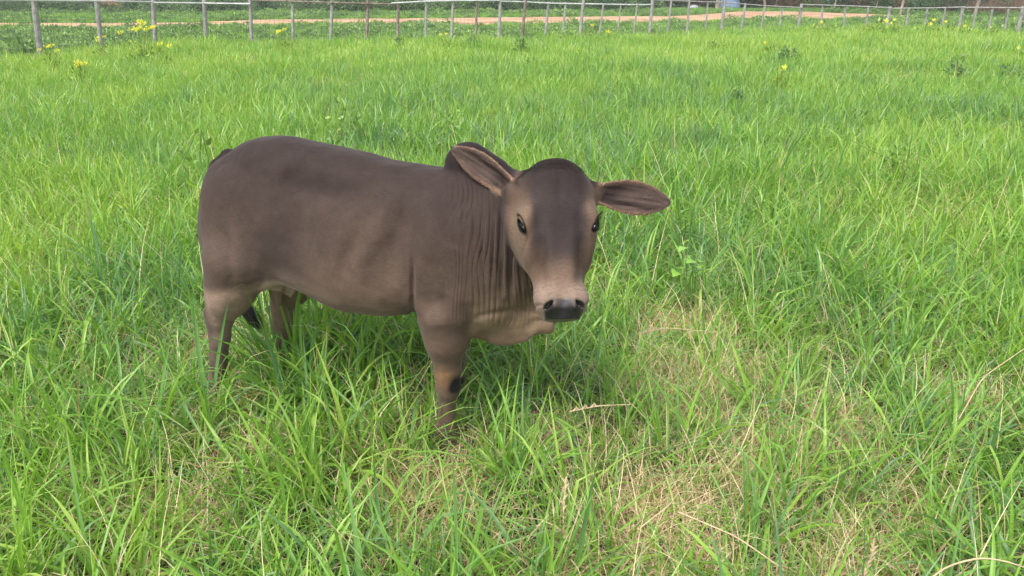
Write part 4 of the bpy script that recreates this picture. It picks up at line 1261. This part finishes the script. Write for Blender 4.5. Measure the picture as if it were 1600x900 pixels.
emit('dry_thicket', dl_, p, pk, rg.uniform(.7, 1.3, n) * np.interp(p[:, 1], [36, 44, 55], [.6, 1.0, 1.9]), .15 + .4 * fbm(p * .3, 63, 2), m_brush, label='dark brown thicket of dry brush at the far right', cat='thicket')

# ---------------------------------------------------------------- trees and poles whose trunks show behind the fence at the right
m_bark = simple('pale_bark', (.24, .20, .16), .9, .35, 14, .02)
def skin_limbs(name, segs, mat, parent, sides=8):
    vv, ff = [], []
    for pts, r0, r1 in segs:
        pts = [np.asarray(q_, float) for q_ in pts]; n0_ = len(vv); m_ = len(pts)
        for i, q_ in enumerate(pts):
            d = pts[min(i + 1, m_ - 1)] - pts[max(i - 1, 0)]; d /= np.linalg.norm(d)
            s1 = np.cross(d, [.2, 1, .1]); s1 /= np.linalg.norm(s1); s2 = np.cross(d, s1)
            r = r0 + (r1 - r0) * i / (m_ - 1)
            for j in range(sides):
                an = j / sides * 2 * math.pi
                vv.append(q_ + (s1 * math.cos(an) + s2 * math.sin(an)) * r * (1 + .1 * math.sin(3 * an + i)))
        for i in range(m_ - 1):
            for j in range(sides): ff.append((n0_ + i * sides + j, n0_ + i * sides + (j + 1) % sides, n0_ + (i + 1) * sides + (j + 1) % sides, n0_ + (i + 1) * sides + j))
    return obj(name, mesh_np(name, vv, np.array(ff)), mat, parent)
def tree(x, y, H, r, lean, label, crown_r=1.6, fork=.35, mat=m_bush, seed=0, name='broadleaf_tree'):
    R_ = np.random.default_rng(seed)
    b_ = ground_at(x, y); b_[2] = 0
    t = empty(name, tuple(b_), label, 'tree')
    up = lambda h, dx=0, dy=0: (lean * h + dx, dy, h)
    tr_ = [([up(0), up(H * .18, .03), up(H * fork), up(H * .75, -.1), up(H, .05)], r, r * .35)]
    for k in range(7):
        h0_ = H * (fork + .08 * k); a0 = R_.uniform(0, 6.28); l_ = crown_r * R_.uniform(.6, 1)
        s_ = np.array(up(h0_)); e_ = s_ + np.array([math.cos(a0) * l_, math.sin(a0) * l_, l_ * .8])
        tr_.append(([s_, (s_ + e_) / 2 + [0, 0, -.08 * l_], e_], r * .5, r * .1))
    skin_limbs('trunk', tr_, m_bark, t)
    VV, FF, HU = [], [], []
    for k in range(14):
        me_ = leaf_clump('c', 170, .62, .5, .17, mat, seed * 31 + k, .5, .2, .3)
        a0 = R_.uniform(0, 6.28); l_ = crown_r * math.sqrt(R_.random())
        off = np.array(up(H * R_.uniform(fork + .15, 1.05))) + [math.cos(a0) * l_, math.sin(a0) * l_, 0]
        co = np.zeros(len(me_.vertices) * 3, dtype=np.float32); me_.vertices.foreach_get('co', co)
        b0 = sum(len(v) for v in VV); VV.append(co.reshape(-1, 3) * R_.uniform(.8, 1.4) + off)
        FF.append(np.arange(len(me_.vertices)).reshape(-1, 4) + b0); HU += list(np.repeat(R_.random(len(me_.vertices) // 4) * .6 + .3 * R_.random(), 4))
        bpy.data.meshes.remove(me_)
    obj('crown', mesh_np('crown', np.concatenate(VV), np.concatenate(FF), smooth=False, attrs={'hue': ('FLOAT', HU)}), mat, t)
tree(1121, 14, 5.5, .16, .01, 'tree with a thick pale trunk behind the fence, left of the bent forked sapling', 1.9, .4, m_dark, 1)
tree(1196, 16, 4.6, .07, -.28, 'bent pale sapling leaning left behind the fence rail above the wide end of the track', 1.2, .3, m_bush, 2)
tree(1212, 13, 5.0, .08, .02, 'thin upright tree just right of the bent pale sapling', 1.4, .4, m_dark, 3)
tree(1302, 19, 4.5, .045, .05, 'very thin white-stemmed sapling behind the fence between track and thicket', 1.0, .4, m_bush, 4)
tree(1311, 12, 4.8, .09, .01, 'small dark tree beside the thin white-stemmed sapling', 1.4, .4, m_dark, 5)
tree(1367, 20, 3.2, .035, 0, 'young bright green leafy tree standing behind the fence right of the track', .9, .12, m_weed, 6)
tree(1406, 25, 4.8, .06, .02, 'forked pale tree where the dirt track ends', 1.3, .28, m_bush, 7)
tree(1521, 29, 5.0, .07, .06, 'grey tree leaning slightly right in front of the brown brush', 1.5, .35, m_brush, 8)
tree(1100, 9, 5.0, .08, .05, 'slim dark tree by the blue heap far behind the fence', 1.4, .4, m_dark, 9)
tree(40, 16, 4.0, .06, -.05, 'bushy green tree at the far left behind the dirt track', 1.3, .22, m_bush, 10)
tree(705, 12, 5.0, .07, .03, 'green tree behind the scrub above the middle of the fence', 1.3, .22, m_bush, 11)
# blue sheet and a white sack left by the trees
def lump(name, x, y, sx_, sy_, sz_, mat, label, cat, seed):
    b_ = ground_at(x, y); R_ = np.random.default_rng(seed)
    vv, ff = uv_ball(np.zeros(3), np.eye(3), (1, 1, 1), 28, 16)
    k = 1 + .22 * fbm(vv * 1.6 + seed, 7, 3) + .06 * np.abs(vnoise(vv * 6 + seed, 8))
    vv = vv * k[:, None] * np.array([sx_, sy_, sz_]); vv[:, 2] = np.maximum(vv[:, 2], -.02 * sz_) 
    o = obj(name, mesh_np(name, vv, ff), mat, None, tuple(b_))
    return tag(o, label, cat)
lump('sheet_heap', 1139, 13.5, .65, .45, .75, simple('blue_sheet', (.20, .27, .42), .6, .3, 3, .02), 'pale blue sheet heaped among the far trees behind the fence', 'sheet', 3)
lump('white_sack', 1084, 12.5, .26, .2, .20, simple('white_sack', (.30, .32, .35), .6, .12, 4, .01), 'small white sack lying on the grass far behind the fence', 'sack', 5)

# ---------------------------------------------------------------- weeds standing in the pasture
m_yel = simple('yellow_blossom', (.68, .66, .06), .6, .2, 20)
m_stem = simple('green_stem', (.12, .20, .04), .6, .2, 20)
m_ylf = leaf_material('yellow_green_leaves', (.13, .24, .03), (.34, .44, .05))
def blossom_mesh(seed, r):
    R_ = np.random.default_rng(seed); VV, FF = [], []
    for k in range(26):
        a0 = R_.uniform(0, 6.28); rr_ = r * math.sqrt(R_.random()); c = np.array([math.cos(a0) * rr_, math.sin(a0) * rr_, .25 * r * R_.normal()])
        for j in range(3):
            d = R_.normal(size=3); d /= np.linalg.norm(d); s_ = np.cross(d, R_.normal(size=3)); s_ /= np.linalg.norm(s_); l_ = r * .22
            b0 = len(VV); VV += [c, c + (d + s_ * .5) * l_, c + d * l_ * 1.8, c + (d - s_ * .5) * l_]; FF.append((b0, b0 + 1, b0 + 2, b0 + 3))
    return mesh_np('flower_head', VV, np.array(FF), smooth=False)
BL = [blossom_mesh(s, .07) for s in range(3)]
for me in BL: me.materials.append(m_yel)
def flower_weed(x, y, hgt, wid, nfl, label, seed, lush=1.0, mat=None, nl=None):
    hgt += .19
    R_ = np.random.default_rng(seed); b_ = ground_at(x, y); b_[2] = float(gz(b_[0], b_[1])[0])
    t = empty('yellow_flowered_weed', tuple(b_), label, 'weed', 'yellow flowered weeds in the pasture')
    segs = []
    tops = []
    for k in range(max(nfl, 3)):
        a0 = R_.uniform(0, 6.28); l_ = wid * .5 * math.sqrt(R_.random())
        e_ = np.array([math.cos(a0) * l_, math.sin(a0) * l_, hgt * R_.uniform(.75, 1.05)])
        segs.append(([np.array([e_[0] * .15, e_[1] * .15, 0]), e_ * [.5, .5, .55], e_], .006, .003)); tops.append(e_)
    skin_limbs('stem', segs, m_stem, t, 4)
    me = leaf_clump('foliage', int((nl or 130) * lush), wid * .5, hgt * .75, .05 + wid * .08, mat or m_ylf, seed, .35, .6, .2)
    obj('foliage', me, None, t)
    for k in range(nfl):
        f_ = obj('flower_head', BL[k % 3], None, t); f_.location = tops[k]; s_ = (.35 + wid * .6) * R_.uniform(.9, 1.4); f_.scale = (s_, s_, s_)
flower_weed(226, 106, .55, .60, 9, 'tallest yellow flowered weed, a bright clump by the fence at the left', 1)
flower_weed(254, 116, .30, .45, 2, 'low yellow-green leafy weed just right of the tallest yellow flowered one', 2)
flower_weed(165, 102, .28, .30, 3, 'small yellow flowered weed at the foot of the second fence post from the left', 3)
flower_weed(86, 120, .26, .28, 4, 'small yellow flowered weed right of and below the thick leftmost fence post', 4)
flower_weed(131, 140, .22, .22, 4, 'yellow flowered weed nearest the viewer of those by the left fence', 5, .6)
flower_weed(446, 84, .28, .40, 4, 'yellow flowered weed at the foot of the fence above the calf rump', 6, .8)
flower_weed(697, 84, .18, .3, 2, 'faint yellow flowered weed in the grass below the middle of the fence', 7, .7)
flower_weed(1203, 92, .12, .35, 1, 'yellow flowered weed left of the dark tuft in the right field', 8, .6)
flower_weed(1596, 108, .25, .35, 5, 'yellow flowered weed cut by the right edge of the photo', 9, .8)
flower_weed(1212, 146, .14, .3, 1, 'pale yellow-green weed alone in the middle of the right field', 10, .6)
flower_weed(918, 64, .2, .55, 2, 'yellow-green weed at the fence above the calf head', 11, .8)
flower_weed(950, 70, .18, .35, 2, 'small yellow weed just in front of the fence right of the calf head', 12, .6)
for k, (x, y, w_, n_, lb) in enumerate(((1290, 58, .9, 1, 'first yellow-green clump of the row along the right fence, at the left end'), (1365, 60, 1.0, 3, 'wide yellow-green clump in the row below the young green tree'), (1395, 60, .5, 4, 'small bright yellow clump in the row left of the middle right fence posts'),
        (1447, 60, .75, 5, 'yellow clump with the most blossoms in the row along the right fence'), (1481, 61, .5, 1, 'tall rounded yellow-green clump in the row along the right fence'), (1503, 64, .35, 4, 'low bright yellow patch in front of the row by the right fence'), (1548, 64, .3, 1, 'last small yellow weed of the row towards the right edge'))):
    flower_weed(x, y, .26, w_, max(1, n_ // 2), lb, 20 + k, 1.1)
m_wdark = leaf_material('dark_weed_leaves', (.060, .13, .045), (.18, .30, .08))
m_lite = leaf_material('light_weed_leaves', (.13, .25, .045), (.26, .40, .08))
def dark_weed(x, y, hgt, wid, label, seed, n_=150, mat=m_wdark, ls=.07, name='leafy_weed'):
    hgt += .07 + (.07 if mat is m_lite else 0)
    b_ = ground_at(x, y); b_[2] = float(gz(b_[0], b_[1])[0])
    t = empty(name, tuple(b_), label, 'weed', 'leafy weeds in the pasture')
    segs = []; R_ = np.random.default_rng(seed)
    for k in range(5): segs.append(([(0, 0, 0), (R_.normal() * wid * .2, R_.normal() * wid * .2, hgt * .5), (R_.normal() * wid * .35, R_.normal() * wid * .35, hgt)], .006, .003))
    skin_limbs('stem', segs, m_stem, t, 4)
    obj('foliage', leaf_clump('foliage', n_, wid * .5, hgt * .9, ls, mat, seed, .55, .4, .3), None, t)
dark_weed(1490, 134, .34, .26, 'dark green leafy weed standing alone at the right of the field', 1)
dark_weed(1572, 132, .20, .34, 'dark spreading weed right of the upright dark one', 2)
dark_weed(1228, 104, .28, .34, 'dark upright tuft beside a yellow flowered weed in the right field', 3)
dark_weed(1118, 85, .16, .45, 'dark low weed patch above and right of the calf ear, near the fence', 4)
dark_weed(815, 88, .28, .36, 'dark rounded weed in front of the fence above the calf hump', 5)
dark_weed(833, 116, .14, .42, 'dark low weed below the rounded one, above the calf hump', 6)
dark_weed(627, 84, .26, .22, 'narrow dark weed at the fence post with the rail joint', 7)
dark_weed(739, 80, .2, .28, 'small dark weed close to the fence, above the calf shoulder', 8)
dark_weed(1148, 172, .16, .20, 'dark bluish weed in the middle of the field, right of the calf head', 9)
dark_weed(1325, 190, .06, .3, 'dark low weed in a hollow of the right field', 10)
dark_weed(38, 96, .45, .8, 'bushy dark weed around the foot of the thick leftmost post', 11, 260, m_weed, .11)
dark_weed(700, 238, .26, .34, 'light green weed with fine leaves directly behind the hump', 12, 180, m_lite, .04)
dark_weed(538, 240, .26, .26, 'light green broad-leaved weed behind the calf back', 13, 70, m_lite, .06)
dark_weed(560, 236, .18, .18, 'small light green weed right of the broad-leaved one behind the back', 14, 60, m_lite, .045)
dark_weed(318, 305, .30, .30, 'pale leafy weed behind the calf tail', 15, 60, m_lite, .055)
dark_weed(1405, 300, .18, .5, 'sprawling light green weed in the right field level with the ear', 16, 60, m_lite, .05)
# (round-leaved plant)
# big round-leaved plant right of the muzzle: each leaf a part
m_round = leaf_material('round_leaf', (.18, .36, .05), (.27, .46, .08))
bpnt = ground_at(1072, 505); bpnt[2] = 0
pl = empty('round_leaved_plant', tuple(bpnt), 'bright green plant with round leaves standing in the grass right of the muzzle', 'plant')
def leaf_mesh(L, W, droop, seed):
    R_ = np.random.default_rng(seed); VV, FF = [], []; n_ = 6
    for i in range(n_ + 1):
        t = i / n_; hw = W * .5 * math.sin(math.pi * min(t * .93 + .07, 1) ** .8) if i < n_ else 0.001
        for s_ in (-1, 0, 1): VV.append((s_ * hw, t * L, -droop * t * t * L + abs(s_) * hw * .22))
    for i in range(n_):
        for j in (0, 1): a0 = i * 3 + j; FF.append((a0, a0 + 1, a0 + 4, a0 + 3))
    return mesh_np('leaf', VV, np.array(FF), attrs={'hue': ('FLOAT', [R_.random() * .6] * len(VV))})
LM = [leaf_mesh(.058, .045, .35, k) for k in range(4)]
for me in LM: me.materials.append(m_round)
stem_top = []
for k, (x, y) in enumerate(((1072, 385), (1066, 398), (1080, 402), (1094, 407), (1062, 421), (1076, 430), (1070, 418), (1087, 412), (1058, 424))):
    q_ = at_depth(x, y, bpnt[1]) + np.array([0, rnd.uniform(-.04, .04), 0]) - bpnt
    lf = obj('leaf', LM[k % 4], None, pl); lf.location = q_
    lf.rotation_euler = (rnd.uniform(.2, .7), rnd.uniform(-.4, .4), rnd.uniform(2.2, 4.6)); stem_top.append(q_)
skin_limbs('stem', [([np.zeros(3), q_ * .5 + [0.01 * math.sin(k), 0, 0], q_], .0022, .0012) for k, q_ in enumerate(stem_top)], m_stem, pl, 4)
# small yellow-flowered plant left of the rump
bp_ = ground_at(196, 372); yp = empty('small_yellow_flower_plant', tuple(bp_), 'slender plant with three yellow blossoms in the grass left of the calf rump', 'plant')
tp_ = [at_depth(x, y, bp_[1]) - bp_ for x, y in ((193, 322), (198, 334), (203, 340))]
skin_limbs('stem', [([np.zeros(3), q_ * .5 + [.015, 0, 0], q_], .002, .0012) for q_ in tp_], m_stem, yp, 4)
for k, q_ in enumerate(tp_):
    f_ = obj('blossom', BL[k], None, yp); f_.location = q_; f_.scale = (.22, .22, .22)
obj('foliage', leaf_clump('foliage', 40, .07, .17, .045, m_weed, 5, .4, .6, .2), None, yp)
# sandy scrape and a grey log at the fence foot, left
b_ = ground_at(101, 95)
tag(obj('sandy_patch', mesh_np('sandy_patch', [(b_[0] + math.cos(k * .39) * .42 * (1 + .2 * math.sin(k * 2)), b_[1] + math.sin(k * .39) * .5, .06) for k in range(16)], [tuple(range(16))], smooth=False), simple('sand', (.42, .33, .22), .95, .2, 6)), kind='structure')
lg0, lg1 = at_depth(86, 87.5, 14.9), at_depth(112, 88.5, 14.9)
o = skin_limbs('log', [([lg0, (lg0 + lg1) / 2 + [0, 0, .02], lg1], .05, .04)], m_bark, None)
tag(o, 'weathered grey log lying at the fence foot beside the leftmost thick post', 'log')
# long dead stalks lying over the foreground
m_straw = simple('dead_stalk', (.42, .32, .19), .7, .2, 30)
def stalk(pts, r0, r1, label, knots=0):
    q_ = [CAMP + ray(x, y) * ((h_ - CAM_H) / ray(x, y)[2]) for x, y, h_ in pts]   # each point given by its height in the sward
    P3 = np.array(q_); t_ = np.linspace(0, 1, len(q_)); tt = np.linspace(0, 1, 14)
    P3 = np.stack([np.interp(tt, t_, P3[:, k]) for k in range(3)], 1); P3[1:-1] = (P3[:-2] + 2 * P3[1:-1] + P3[2:]) / 4
    r0 *= .75; r1 *= .75
    segs = [(list(P3), r0, r1)]
    for k in range(knots):
        i = 1 + k % 12; c = P3[i]; segs.append(([c, c + [.008 * (-1) ** k, -.002, .014]], .0035, .001))
    tag(skin_limbs('dead_grass_stalk', segs, m_straw, None, 5), label, 'grass stalk', 'dead grass stalks in the foreground')
stalk([(1440, 915, .20), (1480, 884, .25), (1530, 871, .28), (1570, 876, .29), (1625, 895, .26)], .0032, .0022, 'thick pale dead stalk bending across the bottom right corner', 0)
stalk([(882, 850, .12), (880, 800, .20), (885, 745, .29)], .0022, .0040, 'upright brown seed stalk below and right of the front leg', 18)
stalk([(890, 643, .25), (935, 634, .28), (985, 632, .29)], .0026, .0016, 'pale flat straw stalk lying left of the dry patch', 6)
stalk([(1003, 520, .28), (1040, 512, .31), (1115, 519, .29)], .0030, .0016, 'pale straw stalk over the upper dry patch right of the muzzle', 4)
stalk([(1345, 905, .18), (1362, 870, .24), (1366, 842, .29)], .0026, .0040, 'short pale seed stalk at the bottom edge right of centre', 10)
stalk([(1060, 800, .22), (1150, 838, .24), (1225, 890, .22)], .0026, .0018, 'long straw stalk sloping down to the right in the bottom dry patch', 0)
stalk([(1498, 655, .22), (1535, 590, .28), (1600, 545, .31)], .0022, .0016, 'thin yellow-brown stalk curving up to the right edge', 0)
stalk([(1000, 825, .24), (1045, 790, .27), (1060, 770, .28)], .0020, .0012, 'short orange-brown blade stalk rising right from the bottom dry patch', 0)
print('all done', round(time.time() - T0, 1))

# ---------------------------------------------------------------- humid air between here and the far trees
m_haze, nt, out = nmat('haze')
pv = node(nt, 'ShaderNodeVolumePrincipled', Density=0.0009)
pv.inputs['Color'].default_value = (.93, .95, .97, 1)
nt.links.new(pv.outputs[0], out.inputs['Volume'])
hx0, hx1, hy0, hy1, hz0, hz1 = -80, 80, -12, 75, -1.2, 9.5
tag(obj('haze', mesh_np('haze', [(x, y, z) for x in (hx0, hx1) for y in (hy0, hy1) for z in (hz0, hz1)], np.array([(0, 1, 3, 2), (4, 6, 7, 5), (0, 4, 5, 1), (2, 3, 7, 6), (0, 2, 6, 4), (1, 5, 7, 3)]), smooth=False), m_haze), kind='stuff')
